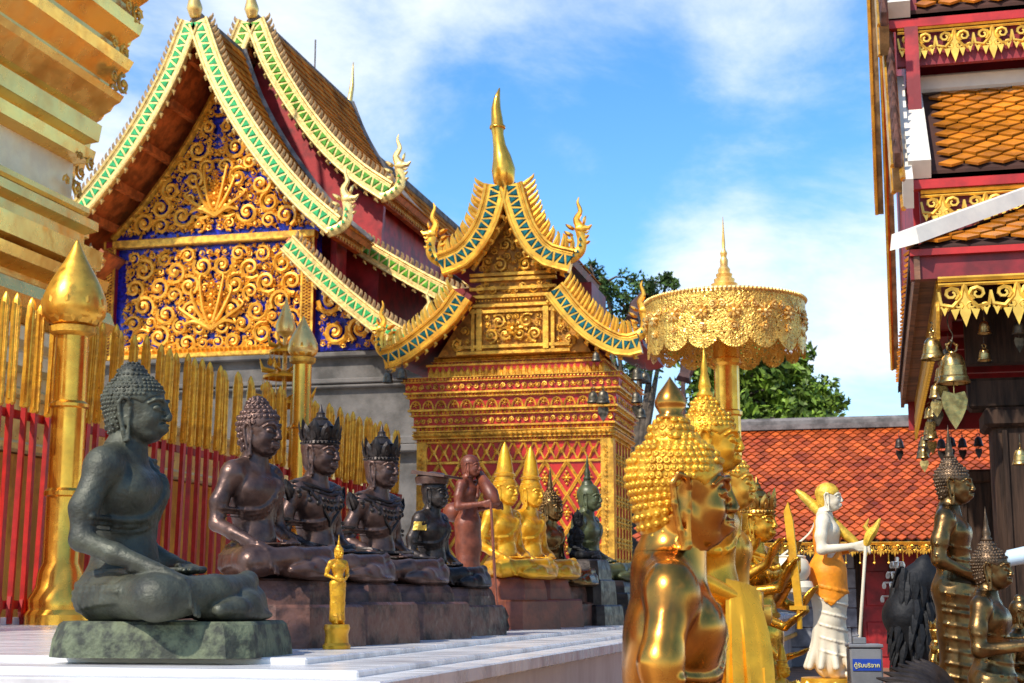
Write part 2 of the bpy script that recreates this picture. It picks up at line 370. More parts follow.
def clip_mesh(P, F, zmin=None, zmax=None):
    z = P[:, 2][F].mean(1); k = np.ones(len(F), bool)
    if zmin is not None: k &= z >= zmin
    if zmax is not None: k &= z < zmax
    F = F[k]; u, inv = np.unique(F, return_inverse=True); return P[u], inv.reshape(F.shape)
def addnp(mb, P, F):
    o = len(mb.v); mb.v.extend(map(tuple, P.tolist())); mb.f.extend(map(tuple, (F+o).tolist()))
# ---------------------------------------------------------------- figures (all face +X, sitting height .88 m before scaling)
def surf(cl, p, d, far=9):
    p = np.array(p, float); d = np.array(d, float); d /= np.linalg.norm(d); st = cl.h*.5; n = np.array(cl.n)-1
    for i in range(int(1.6/st)):
        q = ((p-cl.lo)/cl.h); j = np.round(q).astype(int)
        if np.all(j >= 0) and np.all(j <= n) and cl.F[tuple(j)] < 0: return Vector(p)
        p = p+d*st
    return None
def skinline(cl, pts, ax=(0, 0)):
    """points (angle in degrees, z) round an upright axis, dropped on to the skin"""
    out = []
    for a, z in pts:
        a = radians(a); q = surf(cl, (ax[0]+.6*cos(a), ax[1]+.6*sin(a), z), (-cos(a), -sin(a), 0))
        if q is not None: out.append(q)
    return out
def dense(pts, n=6):
    return [tuple(p) for p in spline([Vector((a, z, 0)) for a, z in pts], n)] and [(p[0], p[1]) for p in spline([Vector((a, z, 0)) for a, z in pts], n)]
def headclay(H, o, h, nose=1.0, ears=True, neck=.20, fierce=False):
    ox, oz = o; P = lambda x, y, z: (ox+x*H, y*H, oz+z*H)
    c = Clay((ox-.62*H, -.5*H, oz-.30*H), (ox+.66*H, .5*H, oz+1.1*H), h); k = H
    c.cap(P(-.04,0,.3), P(-.09,0,-.35), neck*k, neck*1.10*k, k=.04*k)
    torso(c, o[1]-.655)
    c.ell(P(-.05,0,.62), (.42*k, .345*k, .37*k), k=.08*k)
    c.ell(P(.09,0,.42), (.31*k, .285*k, .38*k), k=.08*k)
    c.ell(P(.25,0,.115), (.11*k, .12*k, .085*k), k=.10*k)
    for s in (-1, 1):
        c.cap(P(-.02,s*.24,.28), P(.2,s*.12,.12), .09*k, .08*k, k=.12*k)
        c.ell(P(.235,s*.15,.33), (.11*k, .10*k, .12*k), k=.09*k)
        c.ell(P(.435,s*.135,.515), (.075*k, .10*k, .05*k), k=.05*k, cut=True)
        c.ell(P(.325,s*.135,.495), (.072*k, .085*k, .052*k), k=.012*k)
        c.chain([P(.395,s*.055,.46), P(.392,s*.13,.455), P(.33,s*.215,.475)], [.012*k]*3, k=.015*k)
        c.chain([P(.405,s*.035,.57), P(.40,s*.11,.625), P(.335,s*.21,.615), P(.26,s*.28,.55)], [.020*k, .022*k, .018*k, .012*k], k=.03*k)
        c.ell(P(.435,s*.052,.345), (.05*k, .035*k, .035*k), k=.03*k)
    c.cap(P(.395,0,.58), P(.462*nose,0,.378), .030*k, .047*k, k=.045*k)
    c.ell(P(.375,0,.20), (.075*k, .12*k, .085*k), k=.06*k)
    for s in (-1, 1):
        c.cap(P(.445,s*.02,.247), P(.39,s*.115,.243), .024*k, .010*k, k=.02*k)
        c.cap(P(.432,s*.02,.19), P(.39,s*.085,.205), .028*k, .012*k, k=.02*k)
    c.chain([P(.40,-.13,.232), P(.475,0,.218), P(.40,.13,.232)], [.006*k, .011*k, .006*k], k=.012*k, cut=True)
    if ears:
        for s in (-1, 1):
            y = s*.345
            c.ell(P(-.03,s*.335,.42), (.085*k, .035*k, .20*k), k=.03*k)
            c.ell(P(-.03,s*.385,.45), (.05*k, .035*k, .12*k), k=.02*k, cut=True)
            c.chain([P(.03,y,.54), P(.01,y+s*.03,.62), P(-.06,y+s*.04,.64), P(-.115,y+s*.04,.56), P(-.10,y+s*.03,.38), P(-.05,y+s*.01,.15), P(-.02,y-s*.01,-.02), P(.02,y-s*.01,.02), P(.02,y,.3)],
                    [.026*k, .028*k, .030*k, .030*k, .030*k, .032*k, .034*k, .03*k, .022*k], k=.02*k)
            c.cap(P(-.04,s*.28,.05), P(-.03,s*.33,.10), .03*k, .03*k, k=.03*k)
    return c
def hairclay(H, o, h, ush=True, low=.16):
    ox, oz = o; P = lambda x, y, z: (ox+x*H, y*H, oz+z*H); k = H
    c = Clay((ox-.62*H, -.5*H, oz-.1*H), (ox+.6*H, .5*H, oz+1.35*H), h)
    c.ell(P(-.06,0,.64), (.435*k, .375*k, .395*k), k=.05*k)
    c.ell(P(-.20,0,.34), (.235*k, .29*k, .30*k), k=.08*k)
    c.ell(P(-.14,0,low), (.19*k, .19*k, .18*k), k=.06*k)
    if ush: c.ell(P(-.09,0,1.0), (.215*k, .21*k, .19*k), k=.05*k)
    # the face and ears stay free
    c.ell(P(.50,0,.33), (.46*k, .60*k, .375*k), k=.02*k, cut=True)
    c.cap(P(.04,-.6,.44), P(.04,.6,.44), .16*k, k=.03*k, cut=True); c.cap(P(.06,-.6,.2), P(.06,.6,.2), .16*k, k=.03*k, cut=True)
    return c
def curls(mb, hc, H, o, step=.085, r=.045, lowz=0, ush=True, seg=7, knob=True, rise=1.0):
    ox, oz = o; n = int(4*pi/(step/.42)**2)
    ctr = Vector((ox-.06*H, 0, oz+.6*H)); pts = []
    rows = int(pi/(step/.42))
    for j in range(rows+1):
        th = pi*j/rows; m = max(1, int(round(2*pi*sin(th)/(step/.42))))
        for i in range(m): 
            a = 2*pi*(i+.5*(j % 2))/m; pts.append((Vector((sin(th)*cos(a), sin(th)*sin(a), cos(th))), ctr, j))
    for d, c0, j in pts:
        q = surf(hc, c0+d*H*.8, -d)
        if q is None: continue
        rel = (q-Vector((ox, 0, oz)))/H; dist = (q-c0).length/H
        if dist < .33 or rel.z > (1.0 if ush else 9) or rel.z < lowz: continue
        if rel.x > .02 and rel.z < .60+max(0, rel.x)*.38: continue
        curl(mb, q, d, r*H, seg, knob, rise)
    if ush:
        c1 = Vector((ox-.09*H, 0, oz+.98*H))
        for j in range(1, 5):
            th = pi*.5*j/4.3; m = int(round(2*pi*.21*sin(th)/step))
            for i in range(m):
                a = 2*pi*(i+.5*(j % 2))/m; d = Vector((sin(th)*cos(a), sin(th)*sin(a), cos(th)))
                q = surf(hc, c1+d*H*.5, -d)
                if q is not None: curl(mb, q, d, r*H, seg, knob, rise)
def curl(mb, q, d, r, seg, knob, rise):
    R_ = Vector((0,0,1)).rotation_difference(d).to_matrix().to_4x4(); m = Matrix.Translation(q) @ R_
    mb.lathe([(r, -r*.4), (r*1.0, r*.15*rise), (r*.80, r*.50*rise), (r*.60, r*.52*rise), (r*.56, r*.46*rise), (r*.46, r*.66*rise), (r*.30, r*.80*rise), (r*.02, r*.86*rise)] if knob else [(r, -r*.3), (r*.8, r*.45*rise), (r*.3, r*.85*rise), (r*.02, r*.95*rise)], (0,0,0), seg, m, caps=False)
def hand(c, wr, pl, tip, side, r=.0125, curl_=0, k=.008, spread=.019, thumb=None):
    """wrist, palm centre, finger tip point; side = unit vector across the palm"""
    wr, pl, tip, side = Vector(wr), Vector(pl), Vector(tip), Vector(side).normalized()
    f = (pl-wr).normalized(); kn = pl+(pl-wr)*.55
    nrm = f.cross(side)
    for i, q in enumerate((-1.5, -.5, .5, 1.5)):
        L_ = (.82, 1.0, .96, .74)[i]; a = pl-f*.02+side*q*spread*.6; b = kn+side*q*spread
        t = kn+(tip-kn)*L_+side*q*spread*1.1; m = b.lerp(t, .5)+nrm*curl_
        c.cap(wr+side*q*spread*.35, a, r*1.5, r*1.25, k=k*1.5); c.cap(a, b, r*1.25, r*1.05, k=k); c.chain([b, m, t], [r, r*.9, r*.68], k=k*.4)
    th = Vector(thumb) if thumb is not None else kn-side*spread*2.6-f*.005
    b0 = wr.lerp(pl, .35)-side*spread*1.0; c.chain([b0, b0.lerp(th, .55)-side*.008, th], [r*1.3, r*1.05, r*.75], k=k)
def torso(c, z=0, chest=1.0, belly=0):
    c.ell((0,0,.10+z), (.14, .17, .12), k=.04)
    c.cap((0,0,.15+z), (.0,0,.33+z), .102, .102, k=.05)
    c.ell((.0,0,.44+z), (.112*chest, .168, .165), k=.06)
    for s in (-1, 1):
        c.ell((.055,s*.075,.475+z), (.060*chest, .085, .060), k=.07)
        c.cap((-.02,0,.61+z), (-.01,s*.17,.575+z), .055, .052, k=.05)
        c.ell((-.01,s*.178,.545+z), (.058, .054, .058), k=.04)
    c.ell((.035+belly,0,.22+z), (.088, .11, .10), k=.05)
    c.cap((0,0,.56+z), (.005,0,.72+z), .06, .050, k=.04)
def seated_body(h=.008, nk=.055, pose='touch', chest=1.0, armlet=False, robe=True):
    c = Clay((-.24,-.50,-.02), (.60,.50,.80), h)
    torso(c, 0, chest); c.cap((.005,0,.56), (.022,0,.72), nk*1.08, nk, k=.04)
    for s in (-1, 1):
        c.cap((.0,s*.11,.09), (.25,s*.34,.085), .100, .074, k=.05)
        c.cap((.25,s*.34,.085), (.30,s*.31,.085), .074, .070, k=.03)
    c.chain([(.27,.36,.075), (.40,.16,.065), (.47,-.06,.06)], [.075, .066, .048], k=.03)
    c.chain([(.27,-.36,.075), (.39,-.16,.10), (.42,.06,.125)], [.075, .062, .044], k=.02)
    c.chain([(.42,.05,.125), (.40,.17,.145), (.37,.24,.15)], [.038, .036, .024], k=.015)
    c.chain([(.47,-.05,.055), (.47,-.16,.045), (.44,-.25,.04)], [.04, .036, .022], k=.02)
    # right arm reaches down over the knee
    c.chain([(-.01,-.19,.54), (-.04,-.245,.40), (-.035,-.265,.285)], [.054, .046, .038], k=.03)
    c.chain([(-.035,-.265,.285), (.09,-.29,.235), (.22,-.30,.185)], [.040, .036, .027], k=.02)
    hand(c, (.235,-.30,.18), (.30,-.30,.155), (.385,-.305,.02), (0,-1,0), r=.0135, curl_=-.012, thumb=(.33,-.235,.10))
    # left arm rests in the lap
    c.chain([(-.01,.19,.54), (-.04,.25,.40), (-.015,.27,.27)], [.054, .046, .038], k=.03)
    c.chain([(-.015,.27,.27), (.10,.21,.21), (.20,.10,.19)], [.040, .035, .027], k=.02)
    hand(c, (.20,.10,.19), (.24,.04,.185), (.27,-.09,.18), (1,0,0), r=.0125, thumb=(.22,-.03,.20))
    if robe:
        c.ell((.40, 0, .02), (.13, .22, .03), k=.04)
        for r0, yy0 in ((.20, -.30), (.26, -.22), (.32, -.12), (.36, .12), (.31, .22), (.25, .30)):
            ln = [surf(c, (r0+.10*t-.05, yy0*(1-.35*t)+.02*sin(9*t), .5), (0, 0, -1)) for t in np.linspace(-.6, 1, 9)]; ln = [q for q in ln if q is not None and q.z < .2]
            if len(ln) > 2: c.chain([tuple(p) for p in ln], [.007]*len(ln), k=.012)
        for i in range(5):
            ln = skinline(c, [(a, .15-.022*i+.03*sin(radians(a+20*i))) for a in range(-150, -60, 10)])
            if len(ln) > 2: c.chain([tuple(p) for p in ln], [.006]*len(ln), k=.012)
        for off, r in ((0, .012), (-.022, .007), (-.042, .005)):
            ln = skinline(c, dense([(75, .60+off), (52, .56+off), (30, .50+off), (5, .425+off), (-25, .375+off), (-58, .36+off), (-90, .365+off)], 6))
            if len(ln) > 2: c.chain([tuple(p) for p in ln], [r]*len(ln), k=.008)
        for a0 in (46, 40, 32):
            ln = skinline(c, [(a0, .54-.02*i) for i in range(13)])
            if len(ln) > 2: c.chain([tuple(p) for p in ln], [.007]*len(ln), k=.008)
        ln = skinline(c, [(a, .175+.01*cos(radians(a))) for a in range(-110, 111, 12)])
        c.chain([tuple(p) for p in ln], [.008]*len(ln), k=.01)
    return c
HEAD = dict(H=.245, o=(.035, .655))
def body_with_head(cb, hc, zcut):
    mb = MB(); P, F = cb.mesh(); addnp(mb, *clip_mesh(P, F, zmax=zcut+.006))
    P, F = hc.mesh(); addnp(mb, *clip_mesh(P, F, zmin=zcut)); return mb
def shift_head(hc, dz): return hc
def finial_prof(r, z, kind):
    if kind == 'bud': return [(r*.95, z), (r*.95, z+r*.35), (r*.72, z+r*.45), (r*1.0, z+r*.95), (r*1.02, z+r*1.25), (r*.8, z+r*1.75), (r*.42, z+r*2.25), (r*.14, z+r*2.65), (r*.02, z+r*2.85)]
    if kind == 'flame': return [(r*.8, z), (r*.95, z+r*.5), (r*.6, z+r*.9), (r*.75, z+r*1.3), (r*.6, z+r*2), (r*.38, z+r*3), (r*.42, z+r*3.3), (r*.2, z+r*4.6), (r*.03, z+r*6.2)]
    return [(r*.9, z), (r*1.0, z+r*.3), (r*.6, z+r*.9), (r*.02, z+r*1.3)]
def leafpoly(w_, h_, bend=0):
    pts = []
    for t in (0, .15, .35, .55, .75, .9): pts.append((-w_*sin(pi*min(1, .18+t*.82))**.8+bend*t*t, h_*t))
    tip = (bend*1.2, h_)
    right = [(w_*sin(pi*min(1, .18+t*.82))**.8+bend*t*t, h_*t) for t in (.9, .75, .55, .35, .15, 0)]
    return pts+[tip]+right
def crown(root, m, H, o, band_r=.40):
    ox, oz = o; mb = MB(); c = (ox-.03*H, 0, oz)
    k = H; mb.lathe([(.43*k,.66*k), (.46*k,.70*k), (.43*k,.76*k), (.45*k,.80*k), (.40*k,.84*k), (.37*k,1.0*k), (.33*k,1.06*k), (.35*k,1.1*k), (.27*k,1.16*k), (.22*k,1.23*k), (.18*k,1.25*k), (.19*k,1.28*k), (.12*k,1.32*k), (.10*k,1.38*k), (.11*k,1.41*k), (.06*k,1.45*k), (.01*k,1.62*k)], c, 18, Matrix.Translation(c) @ Matrix.Diagonal((1,.86,1,1)) @ Matrix.Translation(-Vector(c)), flute=.03, nf=9)
    for i in range(10):
        a = 2*pi*i/10; hh = (.60 if i % 5 == 0 else .42 if i % 2 else .52)*k
        R_ = Matrix.Rotation(a, 4, 'Z'); mm = Matrix.Translation(c) @ R_ @ Matrix.Translation((.40*k*(.9 if abs(sin(a)) > .7 else 1), 0, .74*k)) @ Matrix.Rotation(radians(12), 4, 'Y') @ Matrix.Rotation(pi/2, 4, 'Z')
        mb.prism(leafpoly(.13*k, hh), .05*k, mm, taper=.55); mb.prism(leafpoly(.07*k, hh*.6), .09*k, mm, taper=.5)
    for i in range(30):
        a = 2*pi*i/30; mb.ball((c[0]+.455*k*cos(a), .455*.86*k*sin(a), oz+.73*k), .028*k, 6, 4)
    return mb.build('crown', m, root, smooth='auto')
def jewels(root, m, cb):
    mb = MB()
    for zz, r in ((.60, .016), (.575, .013)):
        ln = skinline(cb, [(a, zz-.045*max(0, cos(radians(a)))) for a in range(-180, 181, 15)]); mb.tube(ln, r, 6)
    for i, a in enumerate(range(-80, 81, 16)):
        ln = skinline(cb, [(a, .56-.07*cos(radians(a))), (a, .535-.09*cos(radians(a)))])
        for q in ln: mb.ball(q, .018, 6, 4)
    for s in (-1, 1):   # sashes of beads, belt
        ln = skinline(cb, [(s*70, .56), (s*50, .50), (s*30, .43), (s*8, .37), (0, .34)]); mb.tube(ln, .012, 6)
        mm = Matrix.Translation((-.02, s*.235, .50)) @ Matrix.Rotation(-s*radians(25), 4, 'X')
        for j in range(5):
            mb.prism(leafpoly(.055-.004*j, .13), .02, mm @ Matrix.Rotation(radians(-60+30*j), 4, 'Z') @ Matrix.Translation((0, s*.02, .0)) , taper=.6)
        mb.tube([(-.045-.05*cos(t), s*.278+.058*sin(t), .375) for t in [2*pi*i/14 for i in range(15)]], .012, 6)
        mb.tube([(-.045-.05*cos(t), s*.28+.058*sin(t), .345) for t in [2*pi*i/14 for i in range(15)]], .009, 6)
    ln = skinline(cb, [(a, .24-.03*max(0, cos(radians(a)))) for a in range(-180, 181, 12)]); mb.tube(ln, .017, 6)
    ln = skinline(cb, [(a, .205-.03*max(0, cos(radians(a)))) for a in range(-180, 181, 12)]); mb.tube(ln, .012, 6)
    return mb.build('jewellery', m, root, smooth='auto')
def rockbase(mb, lx, ly, z0, z1, ch=.1, cx=.12, inset=0, top_r=.012):
    """chamfered slab"""
    def ring(e, z): 
        x0, x1, y0, y1 = cx-lx/2+e, cx+lx/2-e, -ly/2+e, ly/2-e; k = ch
        return [(x0+k, y0, z), (x1-k, y0, z), (x1, y0+k, z), (x1, y1-k, z), (x1-k, y1, z), (x0+k, y1, z), (x0, y1-k, z), (x0, y0+k, z)]
    R_ = [ring(0, z0), ring(inset*.3, z0+(z1-z0)*.5), ring(inset, z1-top_r), ring(inset+top_r, z1)]; vs = sum(R_, [])
    fs = [(j*8+i, j*8+(i+1) % 8, (j+1)*8+(i+1) % 8, (j+1)*8+i) for j in range(3) for i in range(8)]+[tuple(range(24, 32)), tuple(range(7, -1, -1))]
    mb.add(vs, fs); return mb
_parts = {}
def seated_(): pass
def seated(name, label, loc, rz, sc, m, base, hair='curls', group=None, h=.008, hmat=None, pose='touch', fin=None, basem=None, jm=None, robe=True, headk=1.0, lean=0, curlstep=.085, curlr=.045, hh=.004, cat='statue', curlseg=7, neck=.20, bcx=.12, xs=1.0, fs=None, fm=None):
    """base = list of (lx, ly, height, chamfer) tiers top first; loc at the bottom of the base"""
    root = thing(name, label, cat, loc, rz, group, 1)
    hb = sum(b[2] for b in base); z = hb
    H, o = .245*headk, (.035, .655)
    key = (h, hh, headk, robe)
    if key not in _parts:
        cb = seated_body(h, nk=neck*H*1.03, robe=robe); hc = headclay(H, o, hh, neck=neck); _parts[key] = (cb, body_with_head(cb, hc, o[1]-.004))
    cb, mb0 = _parts[key]
    mb = MB(); mb.v = mb0.v; mb.f = mb0.f
    S = Matrix.Translation((0,0,z)) @ Matrix.Scale(sc, 4)
    def fit(ob): ob.scale = (sc*xs, sc, sc); ob.location = (0,0,z); return ob
    mkey = ('mesh',)+key+(str(m),)
    fit(mb.build('body', m, root, smooth=True))
    hm = hmat or m
    if hair in ('curls', 'bumps', 'smooth'):
        cl = hairclay(H, o, .006); hb_ = MB(); cl.into(hb_)
        if hair != 'smooth': curls(hb_, cl, H, o, curlstep, curlr, seg=curlseg)
        fit(hb_.build('hair', hm, root, smooth=True))
        f = MB()
        if fin: f.lathe(finial_prof(fs or (.040*headk if fin == 'flame' else .052*headk), 0, fin), (o[0]-.09*H, 0, o[1]+1.15*H), 14); fit(f.build('flame_finial', fm or hm, root, smooth=True))
    elif hair == 'crown':
        cl = hairclay(H, o, .006, ush=False); hb_ = MB(); cl.into(hb_); fit(hb_.build('hair', hm, root, smooth=True)); fit(crown(root, jm or m, H, o))
    elif hair == 'cone':
        hb_ = MB(); hb_.lathe([(.36*H,.62*H), (.41*H,.66*H), (.41*H,.74*H), (.37*H,.76*H), (.38*H,.80*H), (.34*H,.84*H), (.33*H,.95*H), (.37*H,.98*H), (.37*H,1.05*H), (.30*H,1.1*H), (.28*H,1.25*H), (.22*H,1.6*H), (.12*H,1.95*H), (.01*H,2.15*H)], (o[0]-.05*H, 0, o[1]), 16)
        cl = hairclay(H, o, .007, ush=False); cl.into(hb_); fit(hb_.build('crown', hm, root, smooth='auto'))
    if jm and hair == 'crown': fit(jewels(root, jm, cb))
    bm_ = MB(); zz = z
    for i, (lx, ly, t, ch) in enumerate(base):
        b1 = MB(); rockbase(b1, lx, ly, zz-t, zz, ch, cx=bcx*sc, inset=.01 if i else .02); zz -= t
        b1.build('pedestal', basem or m, root, smooth=False)
    return root
def standing_clay(h=.01, arms='hold', zl=.80, flare=.19, slim=1.0, feet=True, robe='folds', sway=0):
    """standing robed figure; pelvis of the seated torso raised by zl; feet at z=0"""
    c = Clay((-.34,-.42,-.02), (.44,.42,zl+.80), h); z = zl
    torso(c, z)
    c.chain([(.0,0,z+.1), (.01,0,z-.15), (.0,0,z-.45), (0,0,.14)], [.155*slim, .15*slim, .135*slim, .15*slim], k=.04)
    for s in (-1, 1):
        c.chain([(.0,s*.08,z+.08), (.01,s*.08,z-.35), (0,s*.07,.1)], [.115*slim, .09*slim, .08*slim], k=.05)
        if feet: c.cap((-.02,s*.075,.04), (.15,s*.085,.03), .042, .028, k=.02)
    for j in range(10):
        a = 2*pi*j/10; c.cap((.1*cos(a),.12*sin(a),.5*z), (flare*cos(a),flare*.95*sin(a),.10), .03, .03, k=.05)
    return c
def hoops(c, z0, z1, n, r=.008, sag=.05, a0=-120, a1=120):
    for i in range(n):
        z = z0+(z1-z0)*i/(n-1); ln = skinline(c, [(a, z-sag*cos(radians(a*.75))) for a in range(a0, a1+1, 10)])
        if len(ln) > 2: c.chain([tuple(p) for p in ln], [r*.4]+[r]*(len(ln)-2)+[r*.4], k=.008)
# ---------------------------------------------------------------- ornament helpers
def catmull2(pts, n=8): return spline([Vector(p) for p in pts], n)
def scroll(mb, cx, cz, R_, a0, cw, T, dep, leaves=5, seg=16, n=5, thick=.19):
    pts = []; rad = []
    for i in range(seg+1):
        t = i/seg; r = R_*(1-.80*t**.85); a = a0+cw*t*2*pi*1.45
        pts.append(T(cx+r*cos(a)*.9, cz+r*sin(a)*.9, dep*(.4+.7*t))); rad.append(R_*(thick-.05*t))
    mb.tube(pts, rad, n); mb.ball(T(cx, cz, dep*1.0), R_*.22, 6, 4)
    for j in range(leaves):
        t = (j+.4)/leaves*.62; r = R_*(1-.80*t**.85); a = a0+cw*t*2*pi*1.45
        p0 = (cx+r*cos(a)*.9, cz+r*sin(a)*.9); da = a+cw*.9; l = R_*.36
        p1 = (p0[0]+l*cos(da)*.6+l*.1*cos(a), p0[1]+l*sin(da)*.6+l*.1*sin(a)); p2 = (p1[0]+l*.5*cos(a+cw*1.9), p1[1]+l*.5*sin(a+cw*1.9))
        mb.tube([T(*p0, dep*.5), T(*p1, dep*.9), T(*p2, dep*.6)], [R_*.13, R_*.10, R_*.02], 4)
def scroll_fill(mb, inside, box, sizes, T, dep, seed=1, mirror=None, tries=2500, fill=.9, **k):
    rnd = random.Random(seed); cs = []
    x0, x1, z0, z1 = box
    for R_ in sizes:
        for _ in range(tries):
            x = rnd.uniform(x0, x1); z = rnd.uniform(z0, z1)
            if mirror is not None and x < mirror+R_*.8: continue
            if not all(inside(x+R_*.85*cos(a), z+R_*.85*sin(a)) for a in (0, 1.05, 2.1, 3.14, 4.2, 5.2)): continue
            if any((x-a)**2+(z-b)**2 < ((R_+r)*fill)**2 for a, b, r in cs): continue
            cs.append((x, z, R_))
    for x, z, R_ in cs:
        a0 = rnd.uniform(0, 2*pi); cw = rnd.choice((-1, 1)); small = R_ < sizes[0]*.45
        kk = dict(leaves=3 if small else 6, seg=8 if small else 16, n=4 if small else 5); kk.update(k)
        scroll(mb, x, z, R_, a0, cw, T, dep, **kk)
        if mirror is not None: scroll(mb, 2*mirror-x, z, R_, pi-a0, -cw, T, dep, **kk)
    return cs
def lotus(mb, cx, cz, s, T, dep, petals=8):
    for i in range(petals):
        a = 2*pi*i/petals; l = s
        mb.tube([T(cx+.2*l*cos(a), cz+.2*l*sin(a), dep*.5), T(cx+.65*l*cos(a), cz+.65*l*sin(a), dep), T(cx+l*cos(a), cz+l*sin(a), dep*.4)], [s*.12, s*.2, s*.03], 4)
    mb.ball(T(cx, cz, dep*.8), s*.26, 6, 4)
def naga_head(mb, p, e, s, th, y0=0, tongue=True):
    """p = throat base point, e = +-1 outward, s = size; flat-carved head rearing up"""
    X = lambda x, z: (p.x+e*x*s, p.y, p.z+z*s)
    neck = catmull2([X(-.55,-.35), X(-.1,-.25), X(.28,.05), X(.36,.5), X(.26,.95)], 4); n = len(neck)
    mb.tube(neck, [s*(.30-.10*i/(n-1)) for i in range(n)], 8, flat=((0,1,0), .55))
    mb.ball(X(.32, 1.05), (s*.30, s*.16, s*.24), 8, 6)
    mb.tube([X(.4,1.08), X(.68,1.06), X(.82,1.2)], [s*.15, s*.11, s*.03], 6)        # upper jaw, curled snout
    mb.tube([X(.38,.95), X(.58,.85), X(.68,.92)], [s*.10, s*.06, s*.02], 6)
    mb.tube(catmull2([X(.25,1.15), X(.12,1.5), X(.30,1.85), X(.18,2.25), X(.24,2.5)], 3), [s*(.20-.18*i/12) for i in range(13)], 6, flat=((0,1,0), .6))
    for a, b, w_, l, r in ((.0,1.05,.10,.5,-60), (-.06,.75,.10,.5,-62), (-.02,.45,.10,.42,-68), (.42,1.25,.07,.45,12), (.05,.15,.10,.36,-75), (.5,.6,.06,.26,40), (.52,.35,.06,.26,50)):
        m = Matrix.Translation(X(a, b)) @ Matrix.Rotation(radians(r*e), 4, 'Y')
        mb.prism(leafpoly(w_*s, l*s, .03*s), th*.5, m, taper=.5)
def naga_barge(root, pts, w_, th, inlay, e, cell=None, crest_h=None, head=1.0, name='naga_barge', headp=None, tail=False, goldm='gold', crestm=None):
    """pts: 3d centre line in a plane of constant y, from the top down; e = +1 if it runs to the right"""
    cell = cell or w_*.75; crest_h = crest_h or w_*.75; pts = resample(pts, cell); n = len(pts); g = MB(); inl = MB(); cr = MB()
    T, Nn = [], []
    for i in range(n):
        t = (pts[min(i+1, n-1)]-pts[max(0, i-1)]).normalized(); T.append(t); Nn.append(Vector((-t.z, 0, t.x))*e if e > 0 else Vector((t.z, 0, -t.x)))
    y = Vector((0, 1, 0)); vs = []
    for i, p in enumerate(pts):
        a, b = p+Nn[i]*w_/2, p-Nn[i]*w_/2; vs += [a-y*th/2, b-y*th/2, b+y*th/2, a+y*th/2]
    fs = [(4*i+k, 4*i+(k+1) % 4, 4*i+4+(k+1) % 4, 4*i+4+k) for i in range(n-1) for k in range(4)]+[(0,1,2,3), (4*n-1, 4*n-2, 4*n-3, 4*n-4)]
    g.add(vs, fs)
    for s_, r in ((.46, .085), (-.46, .085), (.33, .03)):
        g.tube([p+Nn[i]*w_*s_-y*th*.5 for i, p in enumerate(pts)], w_*r, 6)
    f = -y*(th/2+w_*.015)
    for i in range(n-1):
        p, q = pts[i], pts[i+1]; N_ = Nn[i]; t = q-p
        for (c, up) in ((.27, 1), (.77, -1)):
            b = p+t*c; h = w_*.24
            A = b-N_*up*h*.85-t*.30+f; B = b-N_*up*h*.85+t*.30+f; C_ = b+N_*up*h+f; o = len(inl.v); d = -y*w_*.03
            inl.v += [tuple(A), tuple(B), tuple(C_), tuple(A*.75+(B+C_)*.125+d), tuple(B*.75+(A+C_)*.125+d), tuple(C_*.75+(A+B)*.125+d)]
            inl.f += [(o+3, o+4, o+5), (o, o+1, o+4, o+3), (o+1, o+2, o+5, o+4), (o+2, o, o+3, o+5)]
        b = p+t*.5
        # scallop bead on the lower edge and a leaf-shaped crest tooth on the upper one
        g.tube([b-N_*w_*.46, b-N_*w_*.64, b-N_*w_*.70+t*.3], [w_*.14, w_*.10, w_*.02], 5)
        b2 = b+N_*w_*.5
        for k, off in enumerate((-.25, .25)):
            c = b2+t*off; dirn = (N_*.93+Vector((-.0,0,1))*.25-t.normalized()*.25).normalized()
            cr.tube([c-N_*w_*.05, c+dirn*crest_h*.45, c+dirn*crest_h*.85-t*.05, c+dirn*crest_h-t*.22], [w_*.12, w_*.12, w_*.07, w_*.01], 5, flat=((0,1,0), .7))
    ob = g.build(name, goldm, root, smooth='auto'); inl.build('glass_inlay', inlay, ob); cr.build('crest', crestm or goldm, ob, smooth='auto')
    if head:
        h = MB(); hp = headp or (pts[-1]+Vector((e*w_*.25, 0, w_*.15))); naga_head(h, hp, e, w_*1.15*head, th*.9); h.build('naga_head', goldm, ob, smooth='auto')
        hi = MB(); s = w_*1.15*head
        for (a, b) in ((-.3,-.28), (.0,-.18), (.2,.0), (.32,.28), (.33,.55)): 
            hi.prism([(-.08*s,-.08*s), (.08*s,-.08*s), (0,.1*s)], .03, Matrix.Translation((hp.x+e*a*s, hp.y-s*.19, hp.z+b*s)))
        hi.build('glass_inlay', inlay, ob)
    return ob
